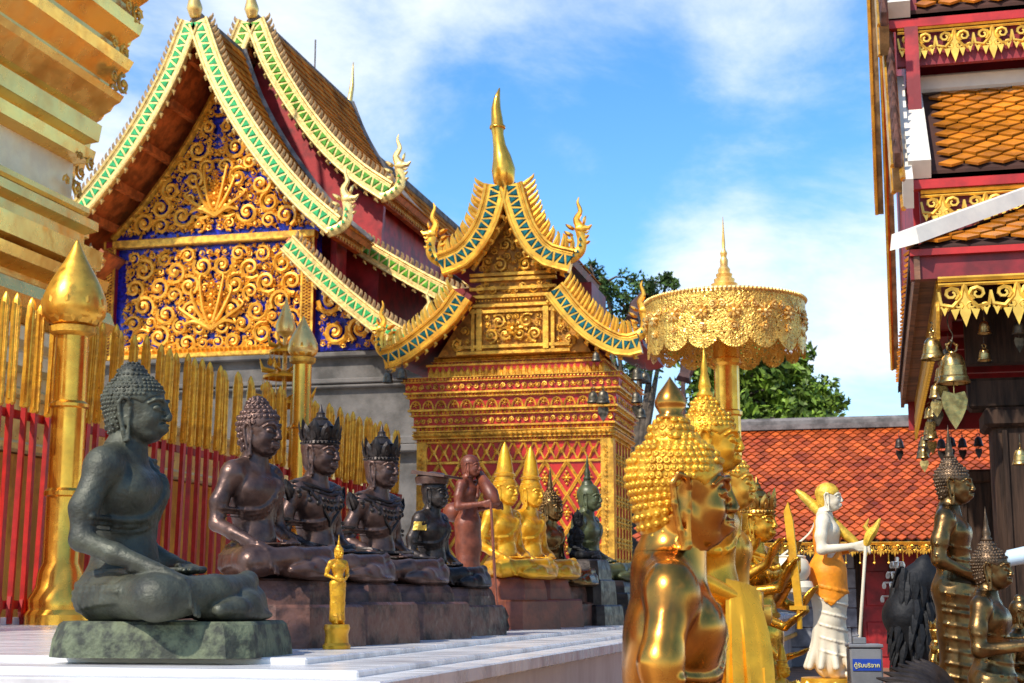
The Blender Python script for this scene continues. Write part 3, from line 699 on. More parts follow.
def roof_tiles(mb, path, y0, y1, tw, trow, lift=.02, off=.0, diag=False):
    """path: points (3d, any y) down the slope; tiles laid across y0..y1"""
    pp = resample([Vector((p.x, 0, p.z)) for p in path], trow); n = len(pp); nc = max(1, int(round((y1-y0)/tw))); tw = (y1-y0)/nc
    for i in range(n-1):
        t = (pp[i+1]-pp[i]); N_ = Vector((-t.z, 0, t.x)).normalized(); 
        if N_.z < 0: N_ = -N_
        sh = .5*(i % 2)
        for j in range(nc+(1 if sh else 0)):
            a = y0+(j-sh)*tw+.006; b = a+tw-.012; a = max(a, y0); b = min(b, y1)
            u = pp[i]+N_*(off); l = pp[i+1]+t*.12+N_*(off+lift); lb = pp[i+1]+t*.12+N_*off
            o = len(mb.v)
            if diag:
                mdl = (a+b)/2
                mb.v += [(u.x,a,u.z), (u.x,b,u.z), (l.x-.35*t.x,b,l.z-.35*t.z), (l.x,mdl,l.z), (l.x-.35*t.x,a,l.z-.35*t.z), (lb.x-.35*t.x,b,lb.z-.35*t.z), (lb.x,mdl,lb.z), (lb.x-.35*t.x,a,lb.z-.35*t.z)]
                mb.f += [(o,o+1,o+2,o+3,o+4), (o+2,o+5,o+6,o+3), (o+3,o+6,o+7,o+4)]
            else:
                mb.v += [(u.x,a,u.z), (u.x,b,u.z), (l.x,b,l.z), (l.x,a,l.z), (lb.x,b,lb.z), (lb.x,a,lb.z)]
                mb.f += [(o,o+1,o+2,o+3), (o+3,o+2,o+4,o+5)]
def sheet(mb, path, y0, y1, th):
    """thick curved slab under the tiles"""
    n = len(path); vs = []
    for i, p in enumerate(path):
        t = (path[min(i+1, n-1)]-path[max(0, i-1)]); N_ = Vector((-t.z, 0, t.x)).normalized()
        if N_.z < 0: N_ = -N_
        q = p-N_*th; vs += [(p.x,y0,p.z), (q.x,y0,q.z), (q.x,y1,q.z), (p.x,y1,p.z)]
    fs = [(4*i+k, 4*i+(k+1) % 4, 4*i+4+(k+1) % 4, 4*i+4+k) for i in range(n-1) for k in range(4)]+[(0,1,2,3), (4*n-1, 4*n-2, 4*n-3, 4*n-4)]
    mb.add(vs, fs)
def diamond_tiles(mb, O, U, V, nu, nv, inside=None, lift=.018, rows_from_eave=True):
    """fish-scale tiles: O eave corner, U across, V up the slope (vectors of one tile pitch)"""
    Nn = U.cross(V).normalized(); Nn = Nn if Nn.z > 0 else -Nn
    for r in range(nv):
        for c in range(nu+1):
            p = O+U*(c-.5*(r % 2))+V*r
            if inside and not inside(p+V*.6): continue
            p = p+U*random.uniform(-.03,.03)+V*random.uniform(-.06,.06)+Nn*random.uniform(0,.004); tip = p+Nn*lift; L_ = p-U*.5+V*.75+Nn*lift*.6; R_ = p+U*.5+V*.75+Nn*lift*.6; T_ = p+V*1.7+Nn*.002
            g = .965; cc = p+V*.8
            q = [cc+(x-cc)*g for x in (tip, R_, T_, L_)]; qb = [x-Nn*lift*.9 for x in (q[0], q[1], q[3])]
            mb.add(q+qb, [(0,1,2,3), (0,4,5,1), (3,6,4,0)])
def lace_panel(mb, P0, P1, down, h, s, T=None, dep=.012, seed=3):
    """gilded cut-out valance hanging between P0 and P1"""
    L_ = (P1-P0).length; u = (P1-P0).normalized(); dn = Vector(down); n = max(1, int(round(L_/s))); s = L_/n; nr = u.cross(dn).normalized()
    TT = lambda x, z, d=0: P0+u*x+dn*(-z)+nr*0
    g = lambda x, z: P0+u*x-dn*z
    mb.tube([g(0,-.0), g(L_,-.0)], h*.07, 4); mb.tube([g(0,-h*.14), g(L_,-h*.14)], h*.04, 4)
    def plate(P_):
        a = [p+nr*.007 for p in P_]; b = [p-nr*.007 for p in P_]; m = len(P_)
        mb.add(a+b, [tuple(range(m)), tuple(range(2*m-1, m-1, -1))]+[(k, (k+1) % m, m+(k+1) % m, m+k) for k in range(m)])
    for i in range(n):
        x = (i+.5)*s
        for e in (-1, 1):
            for (cx_, cz, R_, w0) in ((.25, -.36, .17, .055), (.12, -.62, .10, .04), (.40, -.66, .09, .035)):
                cpx = x+e*s*cx_; R2 = s*R_
                q = [g(cpx-e*R2*(1-.72*t)*cos(2*pi*1.35*t-1.0), h*cz+R2*(h/s*1.0)*(1-.72*t)*sin(2*pi*1.35*t-1.0)) for t in [k/10 for k in range(11)]]
                mb.tube(q, [s*w0*(1-.5*k/10) for k in range(11)], 4)
            mb.tube([g(x, -h*.14), g(x+e*s*.06, -h*.45), g(x+e*s*.24, -h*.66), g(x+e*s*.46, -h*.60), g(x+e*s*.50, -h*.30)], [s*.04, s*.05, s*.05, s*.045, s*.03], 4)
            plate([g(x+e*s*.10, -h*.70), g(x+e*s*.20, -h*.96), g(x+e*s*.28, -h*.72)])
            plate([g(x+e*s*.33, -h*.70), g(x+e*s*.40, -h*.86), g(x+e*s*.46, -h*.68)])
        w_ = s*.075; plate([g(x-w_, -h*.50), g(x-w_*1.4, -h*.80), g(x, -h*1.12), g(x+w_*1.4, -h*.80), g(x+w_, -h*.50), g(x, -h*.30)])
def frame_T(Y, dirn=-1): return lambda x, z, d=0: Vector((x, Y+dirn*d, z))

# ---------------------------------------------------------------- ground, terrace
struct(MB().box((0, 60, -.5), (500, 520, 1)), 'ground', 'paving')
t = MB()
X0, Y0 = -1.95, 5.02
for i, (x, y, z0, z1) in enumerate(((X0, Y0, .955, 1.0), (-1.62, 4.62, .945, .978), (-1.47, 4.40, .90, .957), (-1.52, 4.45, .62, .903))):
    m_ = 'marble' if i < 3 else 'marble_face'
    b = MB().box(((x-30)/2, (y+50)/2, (z0+z1)/2), (30+x, 50-y, z1-z0), bev=.006 if i < 3 else 0)
    if i == 0: ter = struct(b, 'terrace', m_)
    else:
        o = b.build('terrace_step' if i < 3 else 'terrace_side', m_, ter)
MB().box(((-1.49-30)/2, (4.42+50)/2, .585), (30-1.49, 50-4.42, .07), bev=.01).build('terrace_moulding', 'gold_carved', ter)
MB().box(((-1.6-30)/2, (4.5+50)/2, .275), (30-1.6, 50-4.5, .55)).build('terrace_plinth', 'marble_face', ter)

# ---------------------------------------------------------------- fence of gilded pickets
FX = -6.8
fence = thing('picket_fence', 'red fence with tall gilded leaf-shaped pickets around the chedi', 'fence', (FX, 0, 1.0))
def picket_meshes():
    red = MB(); red.box((0, 0, .92), (.042, .045, 1.84)); red.prism([(-.05, .12), (.0, .0), (.05, .12), (.03, .22), (-.03, .22)], .03, Matrix.Rotation(pi/2, 4, 'Z'))
    r = red.build('picket', 'red_bright', fence)
    g = MB(); w_ = .044; z0, z1 = 1.74, 2.66
    prof = [(w_*.6, z0), (w_, z0+.02), (w_*.92, z0+.4), (w_*1.05, z1-.18), (w_*.85, z1-.06), (w_*.4, z1-.01), (w_*.05, z1+.01)]
    g.lathe(prof, (0,0,0), 8, Matrix.Diagonal((1.0, .8, 1, 1)), flute=.0)
    g.tube([(.01,-.034,z0+.05), (.012,-.034,z1-.08)], .010, 5)
    gg = g.build('gilded_tip', 'gold_paint2', r, smooth='auto')
    k = MB()
    k.tube([(w_*.92, -.012, z0+.02), (w_*.95, -.01, z1-.12)], .011, 5)
    for j in range(14): k.box((w_*.93, -.008, z0+.05+j*.058), (.014, .024, .024))
    k.build('beaded_edge', 'gold_carved', gg)
    return r
pk = picket_meshes(); random.seed(5); yy = 2.2
yy = 4.5; pk.location = (0, yy, 0); y_end = 20.9; first = True
while yy < y_end:
    if first: o = pk; first = False
    else: o = copy_tree(pk); 
    o.location = (random.uniform(-.02, .02), yy, random.uniform(-.03, .03)); o.rotation_euler = (random.gauss(0, .010), random.uniform(.00, .03), random.gauss(0, .15))
    yy += .195+random.uniform(-.006, .006)
for z in (.16, 1.70): MB().box((-.03, 11.5, z), (.03, 19.5, .07)).build('rail', 'red_bright', fence)
MB().box((-.06, 11.5, .03), (.10, 19.5, .06)).build('kerb', 'marble', fence)
# plinth behind the fence, wrapped in orange cloth
pl = MB().box((-9.2, 15.2, 1.82), (1.6, 19, 1.65)).build('wrapped_plinth', 'orange_cloth'); tag(pl, 'low chedi plinth wrapped in orange cloth behind the red pickets', 'plinth')
m = MB()
for i in range(44): m.tube([(-8.40, 6.2+i*.42, 1.0), (-8.39, 6.25+i*.42, 2.62)], .022, 5)
m.build('cloth_fold', 'orange_cloth', pl, kind='stuff')
m = MB(); m.box((-9.2, 15.2, 2.72), (1.72, 19.1, .12), bev=.03); m.box((-9.2, 15.2, 3.0), (1.5, 19.0, .46)); m.box((-9.2, 15.2, 3.28), (1.6, 19.1, .12), bev=.03)
m.build('coping', 'gold_pale', pl)

# lotus-bud posts
def lotus_post(name, label, loc, h, r, rb, tipm='gold'):
    t = thing(name, label, 'post', loc, 0, 'lotus bud posts along the fence')
    m = MB(); m.lathe([(r*1.9, 0), (r*1.9, .08), (r*1.7, .12), (r*1.75, .20), (r*1.35, .30), (r*1.25, .42), (r*1.0, .5), (r, h*.42), (r*1.15, h*.425), (r*1.15, h*.44), (r*.98, h*.45), (r*.96, h*.72), (r*1.12, h*.725), (r*1.12, h*.735), (r*.94, h*.745), (r*.92, h-.02)], (0,0,0), 22)
    m.build('shaft', 'gold_polish2', t, smooth='auto')
    m = MB(); m.lathe([(r*.92, h-.08), (r*1.3, h-.05), (r*1.35, h), (r*1.0, h+.02)], (0,0,0), 22); m.build('collar', 'gold_carved', t, smooth='auto')
    H_ = rb*2.9; m = MB(); m.lathe([(r*.9, h), (rb*.72, h+.03), (rb*.97, h+H_*.13), (rb*1.02, h+H_*.22), (rb*.97, h+H_*.34), (rb*.82, h+H_*.47), (rb*.62, h+H_*.60), (rb*.40, h+H_*.73), (rb*.2, h+H_*.86), (rb*.06, h+H_*.97), (.003, h+H_)], (0,0,0), 26)
    b = m.build('lotus_bud', tipm, t, smooth=True)
    m = MB()
    for i in range(10):
        a = 2*pi*i/10; mm = Matrix.Translation((cos(a)*rb*.78, sin(a)*rb*.78, h+.02)) @ Matrix.Rotation(a, 4, 'Z') @ Matrix.Rotation(radians(18), 4, 'Y') @ Matrix.Rotation(pi/2, 4, 'Z')
        m.prism(leafpoly(rb*.26, H_*.30), .02, mm, taper=.6)
    m.build('petal_band', 'gold', b); return t
lotus_post('lotus_post', 'thick gold post with large smooth lotus bud behind the green bronze Buddha', place(66, 12.45, 1.0), 2.46, .145, .265)
lotus_post('lotus_post', 'slimmer gold post with small pale-tipped lotus bud rising from the fence', place(300, 17.3, 1.0), 2.98, .115, .175, 'gold_pale')

# gilded leaf-tier ornament beyond the fence
t = thing('tiered_parasol', 'small gilt tiered ceremonial parasol hung with leaves behind the fence', 'parasol', place(282, 19.5, 1.0))
m = MB(); m.tube([(0,0,0), (0,0,3.7)], .03, 8); m.lathe([(.02, 3.6), (.12, 3.68), (.135, 3.76), (.09, 3.9), (.03, 4.05), (.004, 4.16)], (0,0,0), 14); m.build('stem', 'gold_pale', t, smooth='auto')
rnd = random.Random(3)
for z, r in ((3.42, .20), (3.08, .28), (2.72, .36), (2.32, .42)):
    m = MB(); m.lathe([(r, z-.02), (r*1.02, z+.01), (r*.5, z+.07), (.03, z+.09)], (0,0,0), 18, caps=False)
    for i in range(16):
        a = 2*pi*i/16; p = Vector((r*cos(a), r*sin(a), z-.02)); m.tube([p, p-Vector((0,0,.07))], .004, 4)
        m.prism(leafpoly(.028, .09), .006, Matrix.Translation(p-Vector((0,0,.16))) @ Matrix.Rotation(rnd.uniform(0, 3), 4, 'Z'))
    for i in range(8):
        a = 2*pi*i/8; m.tube([(r*cos(a)*.3, r*sin(a)*.3, z+.06), (r*cos(a)*1.1, r*sin(a)*1.1, z+.10), (r*cos(a)*1.25, r*sin(a)*1.25, z+.22)], [.025, .025, .004], 5)
    m.build('tier', 'gold_paint', t, smooth='auto')

# ---------------------------------------------------------------- chedi (redented, stepped mouldings)
def redent(hx, hy, steps, s):
    """CCW quarter-symmetric plan"""
    q = [(hx, hy-steps*s)]
    for i in range(steps): q += [(hx-(i+.0)*s-s, hy-(steps-i)*s), (hx-(i+1)*s, hy-(steps-1-i)*s)]
    q1 = q; pts = []
    pts += q1
    pts += [(-x, y) for x, y in reversed(q1)]
    pts += [(-x, -y) for x, y in q1]
    pts += [(x, -y) for x, y in reversed(q1)]
    return pts
def offset_poly(P, d):
    n = len(P); out = []
    for i in range(n):
        a, b, c = P[i-1], P[i], P[(i+1) % n]; d1 = (b[0]-a[0], b[1]-a[1]); d2 = (c[0]-b[0], c[1]-b[1])
        n1 = (d1[1], -d1[0]); n2 = (d2[1], -d2[0]); l1 = sqrt(n1[0]**2+n1[1]**2); l2 = sqrt(n2[0]**2+n2[1]**2)
        out.append((b[0]+d*(n1[0]/l1+n2[0]/l2), b[1]+d*(n1[1]/l1+n2[1]/l2)))
    return out
chedi = thing('golden_chedi', 'huge gold plated stepped chedi wall cut by the left edge', 'chedi', (-12.62, 11.9, 1.0))
plan = redent(3.9, 3.9, 3, .27)
def course(prof, m, name='course'):
    mb = MB(); n = len(plan); vs = []
    for d, z in prof: vs += [(x, y, z) for x, y in offset_poly(plan, d)]
    fs = [(j*n+i, j*n+(i+1) % n, (j+1)*n+(i+1) % n, (j+1)*n+i) for j in range(len(prof)-1) for i in range(n)]
    mb.add(vs, fs+[tuple(range(n))[::-1], tuple((len(prof)-1)*n+i for i in range(n))]); return mb.build(name, m, chedi)
# profile: outward offset (0 = face) against height above terrace
course([(.25, 0), (.25, .9), (.10, 1.0), (.10, 1.9), (.05, 1.95), (.02, 2.55)], 'pale_wall', 'plinth')
course([(.02, 2.55), (.20, 2.58), (.20, 2.72), (.12, 2.78), (.24, 2.84), (.24, 2.98), (.05, 3.06)], 'pale_wall', 'moulding')
course([(.02, 3.06), (.30, 3.16), (.34, 3.28), (.30, 3.42), (.12, 3.5)], 'gilt_wall', 'moulding')
course([(.12, 3.5), (.02, 3.52), (.02, 3.60), (.26, 3.66), (.28, 3.78), (.14, 3.84), (.0, 3.86)], 'gilt_wall', 'moulding')
course([(.0, 3.86), (.20, 3.9), (.22, 4.12), (.06, 4.16), (.06, 4.30), (.17, 4.36), (.17, 4.46), (.0, 4.52)], 'gilt_wall', 'moulding')
course([(-.06, 4.52), (-.06, 5.12)], 'pale_wall', 'frieze')
course([(-.05, 5.12), (.10, 5.16), (.12, 5.30), (.02, 5.36), (.14, 5.42), (.16, 5.62), (.02, 5.68)], 'gilt_wall', 'moulding')
course([(.0, 5.68), (.12, 5.74), (.30, 5.94), (.33, 6.02), (.20, 6.06), (.20, 6.14)], 'gilt_wall', 'moulding')
course([(.20, 6.14), (.36, 6.34), (.40, 6.46), (.28, 6.5), (.28, 6.6)], 'gilt_wall', 'moulding')
course([(.28, 6.6), (.44, 6.80), (.47, 6.94), (.38, 6.98), (.38, 7.1), (.50, 7.26), (.52, 7.6), (.40, 7.7), (.40, 9)], 'gilt_wall', 'moulding')
course([(.06, 4.525), (.09, 4.56), (.09, 4.62), (-.05, 4.65)], 'gilt_wall', 'moulding')
# repousse corner ornaments
m = MB(); rr = random.Random(8)
for (d, z, R_) in ((.34, 6.12, .14), (.33, 6.52, .14), (.43, 7.0, .14), (.10, 5.1, .10), (.0, 4.8, .12)):
    P = offset_poly(plan, d+.01)
    for i, (x, y) in enumerate(P):
        if x < 2.2 or y < 2.2: continue
        a, c = P[i-1], P[(i+1) % len(P)]
        cr_ = (x-a[0])*(c[1]-y)-(y-a[1])*(c[0]-x)
        if cr_ > 0:
            m = MB()
            T = lambda u, v, dd=0, x=x, y=y, z=z: Vector((x+dd, y-.13+u, z+v))
            scroll(m, 0, 0, R_, rr.uniform(0, 6), 1, T, .03); scroll(m, -.2, .05, R_*.6, rr.uniform(0, 6), -1, T, .02)
            m.build('corner_ornament', 'gold_carved', chedi, smooth='auto')
# ---------------------------------------------------------------- great hall behind
HB, HW = 26.0, 27.2          # plane of the bargeboards, plane of the gable wall
hall = thing('assembly_hall', 'large hall with blue and gold pediment and stacked brown tile roofs', 'hall', (0, 0, 0))
def path_px(pp, Y, n=6): return spline([at(x, y, Y) for x, y in pp], n)
def mirror(path, cx): return [Vector((2*cx-p.x, p.y, p.z)) for p in path]
def tier(Yb, Yend, up, low, cx_px, inlay, wb, tile_off=.12):
    P = path_px(up, Yb); cx = at(cx_px, up[0][1], Yb).x
    for e in (1, -1):
        Q = P if e > 0 else mirror(P, cx)
        naga_barge(hall, Q, wb, .12, inlay, e, cell=wb*.62, crest_h=wb*.38, head=.95, name='bargeboard', goldm='cream_gilt', crestm='brown_crest')
        R_ = [p+Vector((0, 0, wb*.35)) for p in Q]
        s_ = MB(); sheet(s_, R_, Yb+.07, Yend, .12); o = s_.build('roof', 'orange_wood', hall)
        tl = MB(); roof_tiles(tl, R_, Yb+.05, Yend, .17, .2, lift=.03, off=.01); tl.build('roof_tiles', 'tile_brown', o)
        fl = MB(); fl.tube([p+Vector((0, Yend-p.y-.06, .07)) for p in R_], .07, 4); fl.build('flashing', 'ridge_grey', o)
        ra = MB()
        for k in range(3, len(Q)-2, 5): ra.box(Q[k]+Vector((-e*.12, (Yend-Yb)/2+.1, -.12)), (.12, Yend-Yb-.2, .16))
        ra.build('rafter', 'orange_wood', o)
        ez = R_[-3]; lc = MB(); lace_panel(lc, Vector((ez.x+.0, Yb+.3, ez.z-.12)), Vector((ez.x, Yend, ez.z-.12)), (0,0,1) if False else (0,0,-1), -.22 if False else .22, .16); lc.build('eave_lace', 'gold_pale', o)
        if low:
            P2 = path_px(low, Yb+.25); Q2 = P2 if e > 0 else mirror(P2, cx)
            naga_barge(hall, Q2, wb*.9, .12, inlay, e, cell=wb*.58, crest_h=wb*.34, head=.95, name='bargeboard', goldm='cream_gilt', crestm='brown_crest')
            R2 = [p+Vector((0, 0, wb*.32)) for p in Q2]
            s_ = MB(); sheet(s_, R2, Yb+.3, Yend, .1); o2 = s_.build('roof', 'orange_wood', hall)
            tl = MB(); roof_tiles(tl, R2, Yb+.3, Yend, .17, .2, lift=.03, off=.01); tl.build('roof_tiles', 'tile_brown', o2)
    # gable end and clerestory walls of this tier
    Pm = [p for p in P]; poly = [(2*cx-p.x+.25, p.z-.15) for p in Pm[::-1]]+[(p.x-.25, p.z-.15) for p in Pm[1:]]
    wy = Yb+(1.5 if Yb < 27 else .55)
    if Yb > 27: MB().prism(poly+[(P[-1].x-.45, P[-1].z-3.4), (2*cx-P[-1].x+.45, P[-1].z-3.4)], .12, Matrix.Translation((0, wy, 0))).build('gable_wall', 'red', hall)
    for e in (1, -1): MB().box((cx+e*(P[-1].x-cx-.62), (wy+Yend)/2+.05, P[-1].z-1.45), (.12, Yend-wy-.1, 3.6)).build('side_wall', 'red', hall)
    return P, cx
up1 = [(199, 22), (217, 72), (243, 121), (274, 165), (305, 200), (335, 226)]
low1 = [(288, 243), (318, 273), (352, 303), (388, 330), (418, 345)]
P1, cx1 = tier(HB, 28.2, up1, low1, 195, 'green_light', .40)
up2 = [(256, 22), (272, 62), (296, 103), (326, 142), (358, 172), (388, 192)]
low2 = [(322, 216), (356, 243), (394, 266), (432, 287), (466, 303)]
P2, cx2 = tier(28.3, 34.4, up2, low2, 252, 'green_mid', .42)
P3 = [p+Vector((0, 6.2, -.75)) for p in P2]; 
for e in (1, -1):
    Q = P3 if e > 0 else mirror(P3, cx2)
    s_ = MB(); sheet(s_, Q, 34.4, 46, .12); o = s_.build('roof', 'orange_wood', hall)
    tl = MB(); roof_tiles(tl, Q, 34.4, 46, .17, .2, lift=.03, off=.01); tl.build('roof_tiles', 'tile_brown', o)
    rg = MB(); rg.tube([p+Vector((0, 34.45-p.y, .1)) for p in Q], .12, 4); rg.build('verge', 'ridge_grey', o)
# gable wall
cx = cx1
zb = at(200, 356, HW).z; zband = at(200, 243, HW).z; ztop = at(205, 80, HW).z
xl, xr = at(118, 300, HW).x, at(312, 300, HW).x; hw = (xr-xl)/2; gx = (xl+xr)/2
zb2 = zband+.18
def edge_x(z):      # half width of the gable opening at height z
    best = None
    for a, b in zip(P1[:-1], P1[1:]):
        if (a.z-z)*(b.z-z) <= 0: best = a.x+(b.x-a.x)*(z-a.z)/(b.z-a.z+1e-9)-cx1
    return (best if best is not None else (0 if z > P1[0].z else 3.2))-.42
wall = MB(); zs = [0, zb-.03]; 
poly = [(gx-edge_x(z), z) for z in np.linspace(zb2, ztop+.4, 16)]+[(gx+edge_x(z), z) for z in np.linspace(ztop+.4, zb2, 16)]
MB().prism([(gx-hw-.1, zb), (gx-hw-.1, zb2)]+poly+[(gx+hw+.1, zb2), (gx+hw+.1, zb)], .2, Matrix.Translation((0, HW+.12, 0))).build('pediment_ground', 'blue', hall)
T = frame_T(HW); sc_ = MB()
ins_up = lambda x, z: z > zb2+.02 and abs(x-gx) < edge_x(z)-.05
scroll_fill(sc_, ins_up, (gx, gx+3, zb2, ztop+.4), [.27, .21, .16, .12, .09, .065, .045], T, .10, 4, mirror=gx, tries=1600, fill=.76)
ins_lo = lambda x, z: zb+.02 < z < zband-.12 and abs(x-gx) < hw-.16
scroll_fill(sc_, ins_lo, (gx, gx+hw, zb, zband), [.27, .21, .16, .12, .09, .065, .045], T, .10, 9, mirror=gx, tries=1600, fill=.76)
for (zc, s) in ((zb2+.75, .34), (zb+.95, .36)):
    for j in range(4): lotus(sc_, gx, zc+s*(.62*j-.5), s*(.62-.1*j), T, .13, 9)
    for e in (-1, 1):
        for (a_, b_) in ((1.5, -.9), (1.9, .1), (1.2, .9), (.7, 1.6)): q = spline([T(gx, zc-s*1.2, .08), T(gx+e*s*a_*.6, zc-s*.5+s*b_*.3, .14), T(gx+e*s*a_, zc+s*b_, .12), T(gx+e*s*a_*.85, zc+s*(b_+.35), .08)], 4); sc_.tube(q, np.linspace(.05, .015, len(q)), 5)
rl_ = random.Random(31)
for i in range(800):
    x = gx+rl_.uniform(0, hw); z = rl_.uniform(zb, ztop); 
    if not (ins_up(x, z) or ins_lo(x, z)): continue
    a = rl_.uniform(0, 2*pi); l = rl_.uniform(.07, .15); b_ = a+rl_.choice((-1, 1))*1.1
    for e in (1, -1):
        X_ = lambda u: gx+e*(u-gx)
        sc_.tube([T(X_(x), z, .02), T(X_(x+l*.6*cos(a)), z+l*.6*sin(a), .07), T(X_(x+l*.6*cos(a)+l*.5*cos(b_)), z+l*.6*sin(a)+l*.5*sin(b_), .03)], [.022, .030, .004], 4)
for i in range(40):
    x = gx-hw+.2+(2*hw-.4)*i/39; sc_.tube([T(x, zb+.0, .05), T(x, zb+.12, .1), T(x+.03, zb+.2, .04)], [.05, .06, .01], 4)
sc_.build('gilded_scrollwork', 'gold_relief', hall, smooth='auto')
f = MB()
for z, h in ((zband, .16), (zb-.03, .1)): MB().box((gx, HW-.06, z+.03), (2*hw+.2, .22, h), bev=.02).build('pediment_sill', 'gold_carved', hall)
for e in (-1, 1):
    q = [Vector((gx+e*(edge_x(z)+.03), HW-.02, z)) for z in np.linspace(zb2, ztop+.35, 14)]; MB().tube(q, .075, 4).build('pediment_frame', 'gold_carved', hall)
def diaper_column(root, x, z0, z1, y, w_, name='diaper_column', n=6):
    r = MB().box((x, y, (z0+z1)/2), (w_, .2, z1-z0)).build(name, 'red', root); g = MB(); c = w_/2
    k = int((z1-z0)/c)
    for e in (-1, 1): g.box((x+e*(w_/2-.015), y-.11, (z0+z1)/2), (.04, .03, z1-z0))
    for i in range(k*2):
        for e in (-1, 1):
            for s in (-1, 1):
                z = z0+c*i*.5; 
                if z+c*.5 > z1: continue
                g.tube([(x-c*.9*e*s if False else x+e*(-c*.45+s*c*.0)-e*c*.45, y-.11, z), (x+e*0, y-.11, z+c*.5)] if s > 0 else [(x, y-.11, z), (x+e*c*.9, y-.11, z+c*.5)], .014, 4)
    g.build('gilt_lattice', 'gold_carved', r)
for x in (gx-hw-.16, gx+hw-.06): diaper_column(hall, x, zb-.05, zband+.1 if x < gx else zband, HW-.02, .26)
# side aisle panel right and left, red returns
for e in (1, -1):
    xa = gx+e*(hw+.1); xb = gx+e*(hw+2.1); zt = at(318, 268, HW).z
    tri = [(xa, zb), (xa, zt), (gx+e*(hw+.9), zt-.85), (xb, zb+.05), (xb, zb)]
    if e < 0: tri = tri[::-1]
    MB().prism(tri, .16, Matrix.Translation((0, HW+.12, 0))).build('aisle_ground', 'blue', hall)
    mm = MB(); ins = lambda x, z: z > zb+.02 and abs(x-gx) > hw+.14 and z < zt-(abs(x-gx)-hw-.1)*.86-.05
    scroll_fill(mm, ins, (min(xa, xb), max(xa, xb), zb, zt), [.30, .2, .13, .09, .06], T, .08, 5, tries=900, fill=.8); mm.build('gilded_scrollwork', 'gold_relief', hall, smooth='auto')
    q = MB(); q.tube([(xa, HW-.05, zt+.05), (gx+e*(hw+.9), HW-.05, zt-.78), (xb+e*.1, HW-.05, zb+.05)], .09, 4); q.build('aisle_rafter', 'orange_wood', hall)
gw = MB().box((gx, HW+8, zb/2-.02), (2*hw+5.2, 16, zb-.04)).build('base_wall', 'stone', hall)
mo = MB()
for z, d, h in ((zb-.10, .12, .1), (zb-.62, .10, .10), (zb-.72, .05, .06), (zb-1.8, .12, .16), (zb-1.95, .2, .14), (1.4, .25, .3)): mo.box((gx, HW+7.9, z), (2*hw+5.2+2*d, 16+d, h), bev=.02)
mo.build('string_course', 'stone', hall)
def chofa(root, p, s, m='gold_pale', name='chofa'):
    b = MB(); pts = spline([p, p+Vector((0,-.05*s,.25*s)), p+Vector((0,-.12*s,.6*s)), p+Vector((0,.0,1.0*s)), p+Vector((0,.05*s,1.5*s))], 4)
    b.tube(pts, [s*r for r in np.interp(np.linspace(0, 1, len(pts)), [0, .2, .45, .75, 1], [.10, .16, .06, .045, .008])], 10); return b.build(name, m, root, smooth=True)
chofa(hall, Vector((cx1, HB, P1[0].z+.1)), 1.0); chofa(hall, Vector((cx2, 28.3, P2[0].z+.1)), 1.0)
chofa(hall, Vector((cx2, 34.6, P3[0].z+.2)), 1.3); MB().tube([(cx2, 32, P2[0].z), (cx2, 32, P2[0].z+1.0)], .02, 5).build('lightning_rod', 'ridge_grey', hall)
for (y0, y1, P) in ((HB, 28.2, P1), (28.3, 34.4, P2), (34.4, 46, P3)):
    c_ = cx1 if P is P1 else cx2; MB().box((c_, (y0+y1)/2, P[0].z+.12), (.22, y1-y0, .26), bev=.05).build('ridge', 'ridge_grey', hall)

# ---------------------------------------------------------------- gilded shrine
SB, SW = 20.6, 21.0
shr = thing('gilded_shrine', 'ornate gilded shrine with teal naga gables and red diaper wall', 'shrine', (0, 0, 0))
A = lambda x, y, Y=SB: at(x, y, Y)
ru = path_px([(512, 186), (517, 206), (527, 232), (545, 254), (572, 262)], SB); lu = path_px([(497, 186), (493, 206), (483, 232), (464, 256), (441, 266)], SB)
naga_barge(shr, ru, .33, .16, 'teal', 1, cell=.17, crest_h=.22, head=.85, headp=A(574, 252), name='bargeboard', goldm='gold')
naga_barge(shr, lu, .33, .16, 'teal', -1, cell=.17, crest_h=.22, head=.85, headp=A(438, 256), name='bargeboard', goldm='gold')
rl = path_px([(555, 290), (573, 313), (595, 333), (622, 346), (640, 343)], SB-.1); ll = path_px([(463, 296), (447, 318), (425, 337), (402, 354), (385, 360)], SB-.1)
naga_barge(shr, rl, .30, .16, 'teal', 1, cell=.16, crest_h=.22, head=.85, headp=A(638, 332, SB-.1), name='bargeboard', goldm='gold')
naga_barge(shr, ll, .30, .16, 'teal', -1, cell=.16, crest_h=.22, head=.85, headp=A(386, 350, SB-.1), name='bargeboard', goldm='gold')
for path, y1 in ((ru, 22.8), (lu, 22.8), (rl, 22.8), (ll, 22.8)):
    R_ = [p+Vector((0, 0, .10)) for p in path]; s_ = MB(); sheet(s_, R_, SB+.1, y1, .10); o = s_.build('roof', 'red_dark', shr)
    tl = MB(); roof_tiles(tl, R_, SB+.1, y1, .14, .14, lift=.02, off=.01); tl.build('roof_tiles', 'tile_brown', o)
